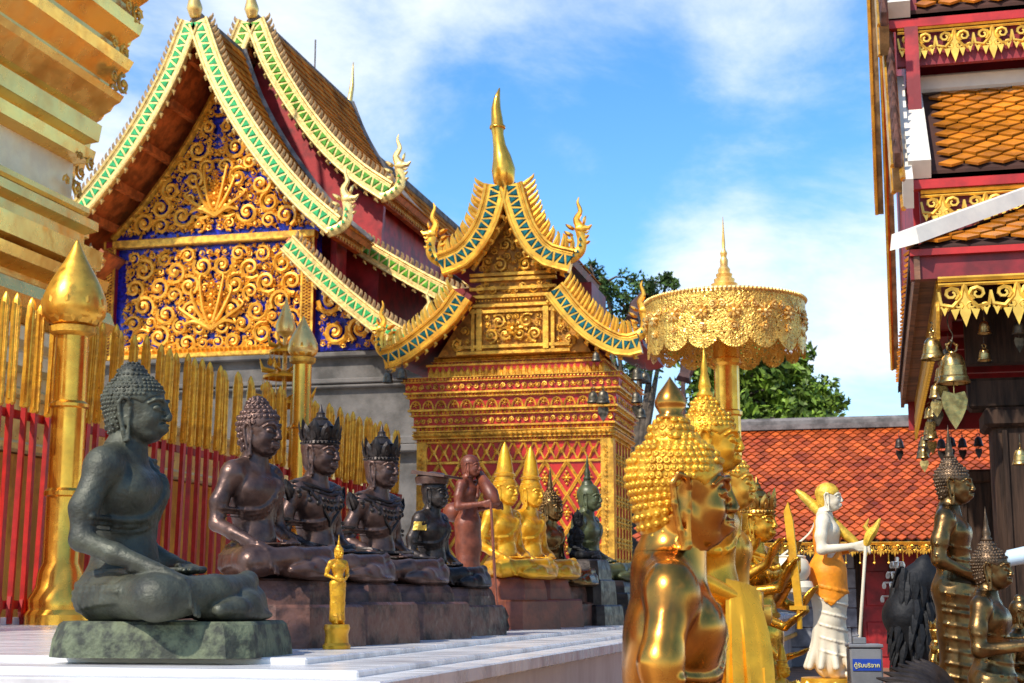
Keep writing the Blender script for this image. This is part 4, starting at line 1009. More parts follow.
# central finial
p0 = A(503, 186); k = 21/1500; b = MB()
prof = [(504,192,5), (504,182,11), (503.5,170,12.5), (502,157,9.5), (499.5,146,6.8), (498,135,6), (497.5,128,7), (497,120,6.2), (496,108,5), (497,98,3.4), (499.5,88,.6)]
pts = [A(x, y) for x, y, r in prof]; b.tube(pts, [r*k for *_, r in prof], 14)
b.tube([pts[6]-Vector((0,0,.01)), pts[6]+Vector((0,0,.03))], 8.4*k, 14); b.build('finial', 'gold_polish2', shr, smooth=True)
b = MB()
for x, y in ((632, 322), (683, 382)):
    p = A(x, y, 23.6); b.prism([(-.14, 0), (-.10, .15), (-.13, .3), (-.04, .45), (.02, .62), (.06, .45), (.13, .3), (.10, .1), (.12, 0)], .08, Matrix.Translation(p) @ Matrix.Rotation(.3, 4, 'Y'), taper=.7)
    b.tube([p, p-Vector((.35,0,.5) if x < 650 else (.0,0,p.z-.1))], .035, 6)
b.build('rear_finial', 'brown_crest2', shr); 
# cornice stack and walls of the shrine; right side face stands on the near-right corner
sx0, sx1 = A(418, 500, SW).x, A(611, 500, SW).x; scx = (sx0+sx1)/2; shw = (sx1-sx0)/2; sd_ = 1.7
def zof(y, x=513): return at(x, y, SW).z
body = MB().box((scx, SW+sd_/2, zof(440)/2+.5), (2*shw, sd_, zof(440)-1.0)).build('wall', 'red_bright2', shr) if False else None
b = MB().box((scx, SW+sd_/2, (zof(440)+.9)/2), (2*shw, sd_, zof(440)-.9)).build('wall', 'red_shrine', shr)
g = MB(); gy = SW-.012
T = frame_T(SW)
zt_, zb_ = zof(441), 1.0; nx = 9; cw_ = 2*shw/nx; fz = .30                                # frieze height
ch_ = cw_*1.55
z_f = zt_-fz
for i in range(nx+1):
    for j in range(-1, 8):
        for e in (-1, 1):
            x0 = sx0+(i+.0)*cw_; z1 = z_f-j*ch_
            a = Vector((x0, gy, z1)); c = Vector((x0+e*cw_/2, gy, z1-ch_/2)); d = Vector((x0, gy, z1-ch_))
            for p, q in ((a, c), (c, d)):
                if p.z > z_f+.01 and q.z > z_f+.01: continue
                if max(p.x, q.x) > sx1+.01 or min(p.x, q.x) < sx0-.01 or min(p.z, q.z) < zb_-.2: continue
                if p.z > z_f: p = p.lerp(q, (p.z-z_f)/(p.z-q.z+1e-9)) if p.z != q.z else p
                g.tube([p, q], .020, 4); g.tube([p+Vector((0,0,-.045)), q+Vector((0,0,-.045))], .008, 4)
        for (ox_, oz_) in ((0, .5), (.5, 0)):
            xx, zz = sx0+(i+ox_)*cw_, z_f-(j+oz_)*ch_
            if sx0+.03 < xx < sx1-.03 and 1.0 < zz < z_f-.04: lotus(g, xx, zz, cw_*.24, T, .03, 6); g.ball((xx, gy, zz+cw_*.28), cw_*.07, 5, 4); g.ball((xx, gy, zz-cw_*.28), cw_*.07, 5, 4)
for i in range(nx*2+1):
    x = sx0+i*cw_/2
    if i < nx*2:
        for e, zz in ((1, z_f+.03), (-1, zt_-.03)):
            g.tube([T(x+.01, zz, .01), T(x+cw_*.25, zz+e*.14, .02), T(x+cw_*.5-.01, zz, .01)], [.018, .03, .018], 4)
        lotus(g, x+cw_*.25, (z_f+zt_)/2, .05, T, .02, 6)
g.box((scx, SW, z_f), (2*shw, .05, .035)); g.box((scx, SW, zt_), (2*shw, .05, .03))
for x in (sx0+.06, sx1-.06):
    g.box((x, SW+.01, (zt_+1)/2), (.15, .10, zt_-1))
    for j in range(34):
        z = 1.05+j*.07
        if z < zt_-.04: scroll(g, x, z, .036, j, 1 if j % 2 else -1, T, .07, leaves=2, seg=7, n=4)
g.build('gilt_diaper', 'gold_carved', b, smooth='auto')
# engaged corner shaft on the right and side face relief
g = MB(); TS = lambda x, z, d=0: Vector((sx1+d, x, z))
for j in range(9):
    for i in range(6):
        y = SW+.2+i*.27; z = 1.1+j*.30; 
        if z < zt_-.1: lotus(g, y, z, .10, TS, .03, 6)
for i in range(7): g.tube([(sx1+.01, SW+.06+i*.27, .95), (sx1+.01, SW+.06+i*.27, zt_)], .014, 4)
g.box((sx1+.02, SW+.03, (zt_+1)/2), (.06, .16, zt_-1)); g.build('side_relief', 'gold_carved', b, smooth='auto')
def band(z0, z1, wl, wr, kind, m='gold_carved', bg='red_shrine', dproj=0):
    """one course of the cornice; wl/wr extra width left/right (overhang)"""
    xa, xb = sx0-wl, sx1+wr; pr = (wl+wr)/2
    bb = MB().box(((xa+xb)/2, SW+sd_/2, (z0+z1)/2), (xb-xa, sd_+2*pr, z1-z0)).build('cornice', bg, shr)
    g = MB(); yf = SW-pr; Tb = frame_T(yf); Ts = lambda x, z, d=0: Vector((xb+d, x, z)); h = z1-z0
    for z in (z0, z1):
        r = min(.03, h*.16); g.box(((xa+xb)/2, SW+sd_/2, z), (xb-xa+.05, sd_+2*pr+.05, r))
    L_ = xb-xa
    if kind == 'scroll':
        n = int(L_/(h*.62)); 
        for i in range(n):
            x = xa+(i+.5)*L_/n; scroll(g, x, (z0+z1)/2, h*.32, i*2.1, 1 if i % 2 else -1, Tb, .03, leaves=3, seg=8, n=4, thick=.2)
        n = int(1.6/(h*.62))
        for i in range(n): scroll(g, SW+.05+i*h*.62, (z0+z1)/2, h*.32, i*2.1, 1 if i % 2 else -1, Ts, .03, leaves=2, seg=7, n=4, thick=.2)
    elif kind == 'petal':
        n = int(L_/(h*.42))
        for i in range(n):
            x = xa+(i+.5)*L_/n; w_ = h*.2
            g.prism(leafpoly(w_, h*.92), .03, Matrix.Translation((x, yf-.012, z0)), taper=.55)
            if i: g.prism(leafpoly(w_*.6, h*.6), .02, Matrix.Translation((x-L_/n/2, yf-.03, z0)), taper=.5)
        n = int(1.6/(h*.42))
        for i in range(n): g.prism(leafpoly(h*.2, h*.92), .03, Matrix.Translation((xb+.012, SW+i*h*.42, z0)) @ Matrix.Rotation(pi/2, 4, 'Z'), taper=.55)
    elif kind == 'bead':
        n = int(L_/(h*.9))
        for i in range(n): g.ball((xa+(i+.5)*L_/n, yf, (z0+z1)/2), h*.36, 5, 4)
        for i in range(int(1.6/(h*.9))): g.ball((xb, SW+i*h*.9, (z0+z1)/2), h*.36, 5, 4)
    elif kind == 'arch':
        n = int(L_/(h*1.0))
        for i in range(n):
            x = xa+(i+.5)*L_/n; r = h*.42
            g.tube([Tb(x+r*cos(a), z0+h*.1+r*1.5*sin(a), .02) for a in np.linspace(0, pi, 7)], h*.07, 4); lotus(g, x, z0+h*.42, h*.26, Tb, .03, 5)
        for i in range(int(1.6/h)): lotus(g, SW+i*h, z0+h*.45, h*.3, Ts, .03, 6)
    elif kind == 'roll':
        g.box(((xa+xb)/2, SW+sd_/2, (z0+z1)/2), (xb-xa+.08, sd_+2*pr+.08, h*.7), bev=h*.3)
        n = int(L_/(h*.7))
        for i in range(n): g.ball((xa+(i+.5)*L_/n, yf-.05, (z0+z1)/2), h*.25, 5, 3)
    g.build('gilt_relief', m, bb, smooth='auto')
ys = [(441, 437, .02, 'bead'), (437, 430, .05, 'roll'), (430, 425, .03, 'bead'), (425, 414, .06, 'scroll'), (414, 409, .09, 'bead'), (409, 396, .11, 'arch'), (396, 392, .14, 'bead'), (392, 381, .16, 'scroll'), (381, 377, .19, 'bead')]
for a, c, e, kd in ys: band(zof(a), zof(c), e, e, kd)
for a, c, e, kd in [(377, 362, -.10, 'petal'), (362, 358, -.16, 'bead'), (358, 353, -.2, 'roll')]: band(zof(a), zof(c), e-.25 if False else e, e, kd)
# tympanum: stepped body, panels
def tbody(x0, x1, y0, y1, name='tympanum'): 
    a, c = at(x0, y0, SW), at(x1, y1, SW); z0, z1 = zof(y0), zof(y1)
    return a.x, c.x, z0, z1
x0, x1, z0, z1 = tbody(437, 590, 354, 300)
ty = MB().prism([(x0, z0), (x1, z0), (x1-.35, zof(318)), (x1-.62, z1+.1), (x1-.72, zof(262)), (scx+.35, zof(238)), (scx, zof(208)), (scx-.35, zof(238)), (x0+.72, zof(262)), (x0+.62, z1+.1), (x0+.35, zof(318))][::-1], .5, Matrix.Translation((0, SW+.28, 0))).build('tympanum', 'gilt_dark', shr)
g = MB(); T = frame_T(SW+.02)
fx = .50
for z in (zof(352), zof(346), zof(311), zof(305), zof(296), zof(288), zof(279), zof(274)): g.box((scx, SW+.0, z), (2*fx*1.3 if z > zof(346) else 2*fx*1.7, .09, .045))
for e in (-1, 1):
    g.box((scx+e*fx, SW-.01, zof(329)), (.08, .10, zof(308)-zof(350))); g.box((scx+e*(fx+.10), SW+.0, zof(329)), (.05, .08, zof(308)-zof(350)))
    g.tube([T(scx+e*.03, zof(212), .03), T(scx+e*.30, zof(238), .03), T(scx+e*.62, zof(268), .03)], .045, 5)
scroll_fill(g, lambda x, z: abs(x-scx) < fx-.05 and zof(345)+.02 < z < zof(312)-.02, (scx, scx+fx, zof(345), zof(312)), [.13, .09, .06, .04], T, .06, 2, mirror=scx, tries=500, fill=.82, thick=.18)
scroll_fill(g, lambda x, z: abs(x-scx) < .62-(z-zof(272))*.78 and z > zof(272), (scx, scx+.6, zof(272), zof(225)), [.13, .10, .07, .045], T, .06, 7, mirror=scx, tries=500, fill=.82, thick=.18)
scroll_fill(g, lambda x, z: abs(x-scx) < .60 and zof(294)+.01 < z < zof(280)-.01, (scx, scx+.6, zof(294), zof(280)), [.08, .05], T, .05, 3, mirror=scx, tries=400, fill=.85, thick=.2)
scroll_fill(g, lambda x, z: fx+.14 < abs(x-scx) < 1.05-(z-zof(350))*.75 and z > zof(350), (scx, scx+1.1, zof(350), zof(300)), [.12, .08, .05], T, .05, 5, mirror=scx, tries=500, fill=.82, thick=.2)
lotus(g, scx, zof(329), .12, T, .08, 9)
for i in range(26): g.ball((scx-.6+i*.048, SW-.03, zof(300)), .016, 5, 3)
g.build('gilt_relief', 'gold_carved', ty, smooth='auto')
MB().prism([(scx-1.3, zof(355)), (scx+1.3, zof(355)), (scx+.75, zof(285)), (scx, zof(200)), (scx-.75, zof(285))][::-1], .3, Matrix.Translation((0, SW+.75, 0))).build('rear_gable', 'red_dark', shr)
for e in (-1, 1): MB().box((scx+e*.85, SW+1.0, zof(320)), (.5, 1.2, 1.2)).build('side_wall', 'red_dark', shr)

# ---------------------------------------------------------------- bells
def bell(name, label, loc, s, m='bell_brass', leaf=True, hook=.0, group=None, leafs=1.0, swing=0):
    t = thing(name, label, 'bell', loc, random.uniform(0, 3), group)
    b = MB(); b.lathe([(.50*s, -1.0*s), (.52*s, -.96*s), (.47*s, -.86*s), (.47*s, -.80*s), (.43*s, -.76*s), (.40*s, -.5*s), (.40*s, -.46*s), (.385*s, -.45*s), (.36*s, -.3*s), (.30*s, -.16*s), (.2*s, -.06*s), (.1*s, -.03*s), (.09*s, .0)], (0,0,0), 20, caps=False)
    b.lathe([(.44*s, -.98*s), (.36*s, -.5*s), (.25*s, -.15*s), (.05*s, -.08*s)], (0,0,0), 20, caps=False)
    for e in (-1, 1):
        b.tube([(e*.03*s,0,-.02*s), (e*.15*s,0,.06*s), (e*.17*s,0,.2*s), (e*.06*s,0,.30*s), (0,0,.32*s)], .035*s, 6); b.ball((e*.18*s,0,.22*s), .05*s, 6, 4)
    b.build('bell_body', m, t, smooth='auto')
    if hook: 
        h = MB(); z = .34*s; h.tube(spline([(0,0,z), (.05*s,0,z+hook*.2), (-.08*s,0,z+hook*.45), (-.1*s,0,z+hook*.75), (.06*s,0,z+hook*.95), (.13*s,0,z+hook*.8)], 4), .022*s, 6); h.tube([(0,0,z-.06*s), (0,0,z+.05*s)], .05*s, 6); h.build('hook', 'bell_old', t, smooth=True)
    else: MB().tube([(0,0,.3*s), (0,0,.85*s)], .02*s, 5).build('hook', 'bell_old', t)
    if leaf:
        h = MB(); h.tube([(0,0,-.3*s), (0,0,-1.35*s)], .02*s, 5); l = s*1.0*leafs
        poly = [(0, 0), (.36*l, .08*l), (.46*l, -.16*l), (.40*l, -.42*l), (.22*l, -.75*l), (.0, -1.05*l), (-.22*l, -.75*l), (-.40*l, -.42*l), (-.46*l, -.16*l), (-.36*l, .08*l)]
        poly = [(x*.9, z) for x, z in poly]; h.prism(poly, .012*s+.004, Matrix.Translation((0,0,-1.30*s)) @ Matrix.Rotation(-t.rotation_euler.z+PS+random.uniform(-.4, .4), 4, 'Z')); h.build('clapper_leaf', m, t)
    return t
random.seed(11)
g1 = 'wind bells hanging under the shrine gable'
for i, (x, y, Y, s, lb) in enumerate([(388, 372, 20.3, .16, 'small dull bell hanging left of its pair under the left naga of the shrine'), (402, 368, 20.3, .16, 'small dull bell nearest the wall under the left naga of the shrine'), (593, 391, 20.5, .17, 'grey wind bell left of the pair at the shrine corner'), (603, 390, 20.4, .19, 'grey wind bell right of the pair with dark leaf at the shrine corner'), (596, 352, 20.4, .13, 'tiny grey bell high at the right cornice of the shrine'), (637, 368, 20.4, .17, 'topmost bell of the dark cluster right of the shrine'), (645, 372, 20.6, .16, 'right bell of the dark cluster beside the shrine'), (636, 392, 20.4, .15, 'middle bell of the dark cluster beside the shrine'), (641, 408, 20.4, .14, 'lowest bell of the dark cluster beside the shrine')]):
    bell('wind_bell', lb, at(x, y, Y), s, 'bell_old', leaf=i in (3, 7), group=g1)

# ---------------------------------------------------------------- great filigree parasol
def filigree():
    m = mat('gilt filigree', (.98, .60, .13), .7, .36, .15, 6, .4, 30, rvar=.1); nt = m.node_tree; N = nt.nodes.new; L = nt.links.new
    tc = N('ShaderNodeTexCoord'); v = N('ShaderNodeTexVoronoi'); v.feature = 'DISTANCE_TO_EDGE'; v.inputs['Scale'].default_value = 15; L(tc.outputs['Object'], v.inputs[0])
    v2 = N('ShaderNodeTexVoronoi'); v2.inputs['Scale'].default_value = 38; v2.feature = 'DISTANCE_TO_EDGE'; L(tc.outputs['Object'], v2.inputs[0])
    a = N('ShaderNodeMath'); a.operation = 'LESS_THAN'; L(v.outputs['Distance'], a.inputs[0]); a.inputs[1].default_value = .17
    b = N('ShaderNodeMath'); b.operation = 'LESS_THAN'; L(v2.outputs['Distance'], b.inputs[0]); b.inputs[1].default_value = .19
    mx = N('ShaderNodeMath'); mx.operation = 'MAXIMUM'; L(a.outputs[0], mx.inputs[0]); L(b.outputs[0], mx.inputs[1]); L(mx.outputs[0], nt.nodes['Principled BSDF'].inputs['Alpha']); bp = N('ShaderNodeBump'); bp.inputs['Strength'].default_value = .8; bp.inputs['Distance'].default_value = .02; sm = N('ShaderNodeMath'); L(v.outputs['Distance'], sm.inputs[0]); L(v2.outputs['Distance'], sm.inputs[1]); bp.invert = True; L(sm.outputs[0], bp.inputs['Height']); L(bp.outputs[0], nt.nodes['Principled BSDF'].inputs['Normal']); return m
M['filigree'] = filigree()
pd_ = 17.5; pc = place(729, pd_, 0)
par = thing('ceremonial_parasol', 'large gilt filigree parasol with scalloped rim on a thick gold pole', 'parasol', pc)
zz = lambda y: 1.2+(600-y)/1500*pd_/1.0*1.0
zr = zz(303); Rr = .935
m = MB(); n = 144; rows = 12; vs = []; fs = []
for j in range(rows+1):
    for i in range(n):
        a = 2*pi*i/n; sc = abs(sin(a*8)); low = .54+.12*sc**.7+.012*abs(sin(a*40)); t = j/rows
        z = zr-low*t; r = Rr*(1-.02*t)+.010*sin(a*16)*t+.004*sin(a*48); vs.append((r*cos(a), r*sin(a), z))
fs = [(j*n+i, j*n+(i+1) % n, (j+1)*n+(i+1) % n, (j+1)*n+i) for j in range(rows) for i in range(n)]
m.add(vs, fs); m.build('valance', 'filigree', par, smooth=True)
m = MB(); m.lathe([(Rr*1.005, zr-.02), (Rr*.99, zr+.025), (Rr*.8, zr+.075), (Rr*.4, zr+.14), (.1, zr+.18)], (0,0,0), 64, caps=False); m.lathe([(Rr*.99, zr-.01), (.1, zr+.10)], (0,0,0), 64, caps=False); m.build('canopy', 'gold_pale', par, smooth='auto')
m = MB()
for i in range(120): a = 2*pi*i/120; m.ball((Rr*1.01*cos(a), Rr*1.01*sin(a), zr+.01), .022, 5, 4)
for i in range(16):
    a = 2*pi*(i+.5)/16; Tm = lambda u, v, d=0, a=a: Vector(((Rr-.01+d)*cos(a+u/Rr), (Rr-.01+d)*sin(a+u/Rr), zr-.25+v))
    lotus(m, 0, 0, .10, Tm, .03, 8); scroll(m, .13, .08, .06, i, 1, Tm, .02, leaves=3, seg=8, n=4); scroll(m, -.13, .08, .06, 3-i, -1, Tm, .02, leaves=3, seg=8, n=4)
    scroll(m, .0, -.17, .06, i, 1, Tm, .02, leaves=3, seg=8, n=4)
m.build('rim_ornament', 'gold_pale', par, smooth='auto')
m = MB(); r = .150; zc = zr-.45
m.lathe([(r*1.5, 0), (r*1.5, .3), (r*1.1, .4), (r, 1.2), (r*.98, zc-.9), (r*1.12, zc-.88), (r*1.12, zc-.84), (r*.95, zc-.82), (r*.95, zc-.3), (r*1.18, zc-.27), (r*1.18, zc-.22), (r*1.0, zc-.2), (r*1.0, zc), (r*1.3, zc+.05), (r*1.2, zc+.1), (r*1.35, zc+.2), (r*1.2, zc+.35), (r*1.0, zc+.6)], (0,0,0), 24, flute=.03, nf=12); m.build('pole', 'gold_polish2', par, smooth='auto')
m = MB()
for i in range(16): a = 2*pi*i/16; m.tube([(r*cos(a), r*sin(a), zr-.25), (Rr*.6*cos(a), Rr*.6*sin(a), zr-.02), (Rr*.97*cos(a), Rr*.97*sin(a), zr-.02)], .012, 5)
m.build('rib', 'gold', par)
z = zr+.15; m = MB(); m.lathe([(.19, z), (.20, z+.03), (.15, z+.05), (.16, z+.09), (.12, z+.11), (.125, z+.15), (.09, z+.17), (.10, z+.21), (.07, z+.23), (.075, z+.27), (.045, z+.31), (.05, z+.38), (.032, z+.42), (.045, z+.47), (.02, z+.52), (.022, z+.6), (.012, z+.75), (.003, z+.92)], (0,0,0), 18); m.build('spire', 'gold_pale', par, smooth='auto')

# ---------------------------------------------------------------- trees
def tree(name, label, loc, H_, crowns, leafm, seed, n=5000, ls=.16):
    t = thing(name, label, 'tree', loc, 0, None); rr = np.random.default_rng(seed); rd = random.Random(seed)
    tr = MB(); trunk_top = Vector((0, 0, H_*.5)); tr.tube([(0,0,0), (.1,0,H_*.25), trunk_top], [.32, .25, .18], 8)
    P = []
    for (cx_, cy_, cz_, rx, ry, rz) in crowns:
        c = Vector((cx_, cy_, cz_)); tr.tube(spline([trunk_top-Vector((0,0,.8)), trunk_top.lerp(c, .5)+Vector((0,0,.3)), c+Vector((0,0,rz*.4))], 3), [.12]*3+[.07]*3+[.03], 5)
        k = max(6, int(14*rx))
        for _ in range(k):
            d = Vector((rd.gauss(0,1), rd.gauss(0,1), rd.gauss(0,1))).normalized(); q = c+Vector((d.x*rx, d.y*ry, d.z*rz))*rd.uniform(.35, .98)
            tr.tube([c.lerp(q, .1), c.lerp(q, .6)+Vector((0,0,.1)), q], [.05, .03, .01], 4); P.append((q, rd.uniform(.22, .5)*min(1, rx)))
    tr.build('trunk', 'bark', t, smooth=True)
    ctr = np.array([p for p, r in P]); rad = np.array([r for p, r in P]); idx = rr.integers(0, len(P), n)
    d = rr.normal(size=(n, 3)); d /= np.linalg.norm(d, axis=1)[:, None]; c = ctr[idx]+d*(rad[idx]*rr.uniform(.2, 1, n)**.5)[:, None]
    u = rr.normal(size=(n, 3)); u /= np.linalg.norm(u, axis=1)[:, None]; v = np.cross(u, d+.3*rr.normal(size=(n, 3))); v /= np.linalg.norm(v, axis=1)[:, None]+1e-9
    s = ls*rr.uniform(.6, 1.2, n)[:, None]; V = np.stack([c-u*s, c+v*s*.42, c+u*s, c-v*s*.42], 1).reshape(-1, 3)
    me = bpy.data.meshes.new('crown'); me.from_pydata(V.tolist(), [], [(4*i, 4*i+1, 4*i+2, 4*i+3) for i in range(n)]); me.materials.append(M[leafm])
    o = bpy.data.objects.new('crown', me); col.objects.link(o); o.parent = t; return t
tree('broadleaf_tree', 'airy dark tree rising behind the shrine roof and parasol', place(636, 44), 10.5, [(-.9,0,10.6,.8,1,.5), (.3,0,10.2,.8,1,.5), (1.0,0,10.5,.6,1,.35), (-.3,.5,9.8,1.2,1,.6), (1.3,0,9.7,.9,1,.6), (-1.3,0,11.0,.45,.5,.4), (.2,0,8.4,1.5,1.4,.9)], 'leaf_dark', 2, 5200, .09)
tree('broadleaf_tree', 'bright green leafy tree directly behind the parasol pole', place(745, 37), 7, [(.9,0,6.9,1.0,1,.8), (1.6,0,6.0,.9,1,.6), (1.3,-.4,5.4,1.2,1,.7), (-.9,0,7.0,1.1,1,.9), (.3,0,7.3,1.0,1,.9), (-.2,0,6.1,1.6,1.2,1.1), (1.2,0,6.2,1.0,1,.8), (.3,-.3,5.2,2.0,1.2,.8), (-1.3,0,5.4,1.1,1,1)], 'leaf_tree', 3, 15000, .13)
tree('broadleaf_tree', 'darker green tree at the right behind the orange tiled roof', place(770, 43), 7, [(-.4,0,7.1,.9,1,.5), (.4,0,6.7,.8,1,.5), (.1,0,6.0,1.3,1,.8), (.9,0,6.1,.7,1,.4), (-.6,0,5.3,1.3,1,.7)], 'leaf_dark', 4, 9000, .11)

# ---------------------------------------------------------------- gallery with the orange tiled roof
GY = 27.0
gal = thing('cloister_gallery', 'low cloister with orange diamond tiled roof behind the statues', 'gallery', (0, 0, 0))
ez, rz_ = at(860, 541, GY).z, at(860, 426, GY+3.0).z; gx0, gx1 = at(640, 500, GY).x, at(1090, 500, GY).x
sl = MB(); sl.add([(gx0, GY, ez-.05), (gx1, GY, ez-.05), (gx1, GY+3, rz_-.05), (gx0, GY+3, rz_-.05), (gx0, GY, ez-.15), (gx1, GY, ez-.15), (gx1, GY+3, rz_-.15), (gx0, GY+3, rz_-.15)], [(0,1,2,3), (7,6,5,4), (0,4,5,1), (2,6,7,3), (0,3,7,4), (1,5,6,2)]); ro = sl.build('roof', 'mortar', gal)
U = Vector((.175, 0, 0)); V = Vector((0, 3, rz_-ez)); L_ = V.length; nv = int(L_/.115); V = V/nv
tl = MB(); diamond_tiles(tl, Vector((gx0, GY-.03, ez)), U, V, int((gx1-gx0)/.175), nv-1, lift=.03); tl.build('roof_tiles', 'tile_orange', ro)
rg = MB(); rg.box(((gx0+gx1)/2, GY+3.1, rz_+.06), (gx1-gx0, .4, .26), bev=.06); rg.box(((gx0+gx1)/2, GY+2.86, rz_+.0), (gx1-gx0, .1, .1)); rg.build('ridge', 'ridge_grey', gal)
lc = MB(); lace_panel(lc, Vector((gx0, GY-.02, ez-.03)), Vector((gx1, GY-.02, ez-.03)), (0,0,-1), .22, .24)
for i in range(int((gx1-gx0)/.24)): lc.tube([(gx0+i*.24, GY-.02, ez-.2), (gx0+i*.24, GY-.02, ez-.36)], .006, 4); lc.ball((gx0+i*.24, GY-.02, ez-.38), .022, 5, 4)
lc.build('eave_lace', 'gold', gal)
MB().box(((gx0+gx1)/2, GY+.03, ez-.09), (gx1-gx0, .05, .1)).build('fascia', 'red_dark', gal)
wz = ez-.1
xs_, xe_ = at(700, 600, GY+1).x, at(857, 600, GY+1).x
MB().box(((gx0+gx1)/2, GY+1.4, wz/2), (gx1-gx0, .2, wz)).build('back_wall', 'red_dark', gal)
sw = MB()
rr = random.Random(4)
for j in range(6):
    x = xs_; h = wz/6
    while x < xe_-.05:
        w_ = min(rr.uniform(.4, .7), xe_-x); sw.box((x+w_/2, GY+1.22, (j+.5)*h), (w_-.012, .12+rr.uniform(0, .015), h-.012), bev=.01); x += w_
sw.build('stone_slabs', 'stone_wall', gal)
for x in (859, 893, 928): p = at(x, 600, GY+1).x; MB().box((p, GY+1.2, wz/2), (.10, .14, wz), bev=.02).build('door_post', 'wood_dark', gal)
for x in (876, 911): p = at(x, 600, GY+1).x; dr = MB().box((p, GY+1.26, wz/2), (.52, .06, wz)).build('door', 'red', gal); mo = MB(); [mo.box((p, GY+1.22, z), (.36, .03, .62), bev=.02) for z in (.5, 1.4)]; mo.build('door_panel', 'red', dr)
for x in (960, 1000): p = at(x, 600, GY+1).x; MB().box((p, GY+1.24, wz/2), (.4, .1, wz)).build('pier', 'stone_wall', gal)
def text(root, body, loc, size, m, rz=0, name='lettering', align='CENTER', sx=1, ext=.002):
    cu = bpy.data.curves.new(name, 'FONT'); cu.body = body; cu.size = size; cu.align_x = align; cu.align_y = 'CENTER'; cu.extrude = ext; cu.materials.append(M[m]); cu.resolution_u = 4
    o = bpy.data.objects.new(name, cu); col.objects.link(o); bpy.context.view_layer.update(); me = bpy.data.meshes.new_from_object(o.evaluated_get(bpy.context.evaluated_depsgraph_get())); bpy.data.objects.remove(o); o = bpy.data.objects.new(name, me); col.objects.link(o); o.parent = root; o.location = loc; o.rotation_euler = (pi/2, 0, rz); o.scale = (sx, 1, 1); return o
sp = at(782, 579, GY+1.1); sg = thing('wall_sign', 'blue notice board with white lines of writing on grey stone', 'sign', sp)
MB().box((0,0,0), (.44, .03, .46), bev=.008).build('board', 'sign_blue', sg); 
mm = MB()
for j, (a, w_) in enumerate(((.16, .30), (.10, .34), (.02, .36), (-.05, .33), (-.12, .24))):
    x = -w_/2
    while x < w_/2: l = rr.uniform(.02, .05); mm.box((x+l/2, -.018, a), (l*.75, .004, .022)); x += l
mm.build('writing', 'text_white', sg)
# ---------------------------------------------------------------- red and gold pavilion at the right
pav = thing('temple_pavilion', 'red pavilion with amber tiled roofs and gold lace eaves at the right', 'pavilion', (0, 0, 0))
EX, EY, EZ, YB = .26, 9.3, 3.33, 15.7
# skirt roof: hipped
hipk, hs = .53, 1.6
def slab(P, th, name, m, root, up=Vector((0,0,1))):
    P = [Vector(p) for p in P]; n = len(P); b = MB(); b.add(P+[p-up*th for p in P], [tuple(range(n)), tuple(range(2*n-1, n-1, -1))]+[(i, n+i, n+(i+1) % n, (i+1) % n) for i in range(n)]); return b.build(name, m, root)
sk = slab([(EX, EY, EZ), (5, EY, EZ), (5, EY+hs, EZ+hipk*hs), (EX+hs, EY+hs, EZ+hipk*hs)], .05, 'skirt_roof', 'mortar', pav)
slab([(EX, EY, EZ), (EX+hs, EY+hs, EZ+hipk*hs), (EX+hs, YB-hs, EZ+hipk*hs), (EX, YB, EZ)][::-1], .05, 'skirt_roof', 'mortar', pav)
tl = MB(); U = Vector((.17, 0, 0)); V = Vector((0, 1, hipk)).normalized()*.115
diamond_tiles(tl, Vector((EX, EY-.03, EZ+.015)), U, V, 22, 14, inside=lambda p: p.x > EX+(p.y-EY)+.12, lift=.02); tl.build('roof_tiles', 'tile_amber', sk)
tl = MB(); U = Vector((0, .17, 0)); V = Vector((1, 0, hipk)).normalized()*.115
diamond_tiles(tl, Vector((EX-.02, EY, EZ+.015)), U, V, 36, 14, inside=lambda p: p.y > EY+(p.x-EX)+.1 and p.y < YB-(p.x-EX), lift=.02); tl.build('roof_tiles', 'tile_amber', sk)
hp = MB(); a = Vector((EX-.03, EY-.03, EZ+.03)); b = Vector((EX+hs, EY+hs, EZ+hipk*hs+.08)); dd = (b-a).normalized(); sdv = Vector((1, -1, 0)).normalized()
q = []
for p in (a, a.lerp(b, .12)+Vector((0,0,.0)), b):
    q += [p-sdv*.12-Vector((0,0,.03)), p-sdv*.10+Vector((0,0,.07)), p+sdv*.10+Vector((0,0,.07)), p+sdv*.12-Vector((0,0,.03))]
hp.add(q, [(4*i+k, 4*i+(k+1) % 4, 4*i+4+(k+1) % 4, 4*i+4+k) for i in range(2) for k in range(4)]+[(0,1,2,3), (11,10,9,8)]); hp.build('hip_cap', 'white', pav)
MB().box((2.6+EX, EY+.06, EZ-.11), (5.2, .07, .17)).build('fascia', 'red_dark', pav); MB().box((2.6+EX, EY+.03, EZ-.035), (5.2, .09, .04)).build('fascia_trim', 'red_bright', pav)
MB().box((EX+.04, (EY+YB)/2, EZ-.10), (.035, YB-EY, .20)).build('side_fascia', 'brown_wood', pav)
MB().box((EX+.17, (EY+YB)/2+.1, EZ-.26), (.03, YB-EY-.2, .26)).build('side_lace_board', 'gold_carved', pav)
MB().box((EX+.11, (EY+YB)/2+.1, EZ-.15), (.12, YB-EY-.2, .03)).build('soffit', 'brown_wood', pav)
gl = MB().prism([(-.07, .06), (.07, .06), (.07, 0), (.04, -.07), (0, -.16), (-.04, -.07), (-.07, 0)], .02, Matrix.Rotation(pi/2, 4, 'Z')).build('lace_pendant', 'gold_carved', pav)
for i in range(44):
    o = gl if i == 0 else gl.copy()
    if i: col.objects.link(o)
    o.location = (EX+.155, EY+.2+i*.143, EZ-.38)
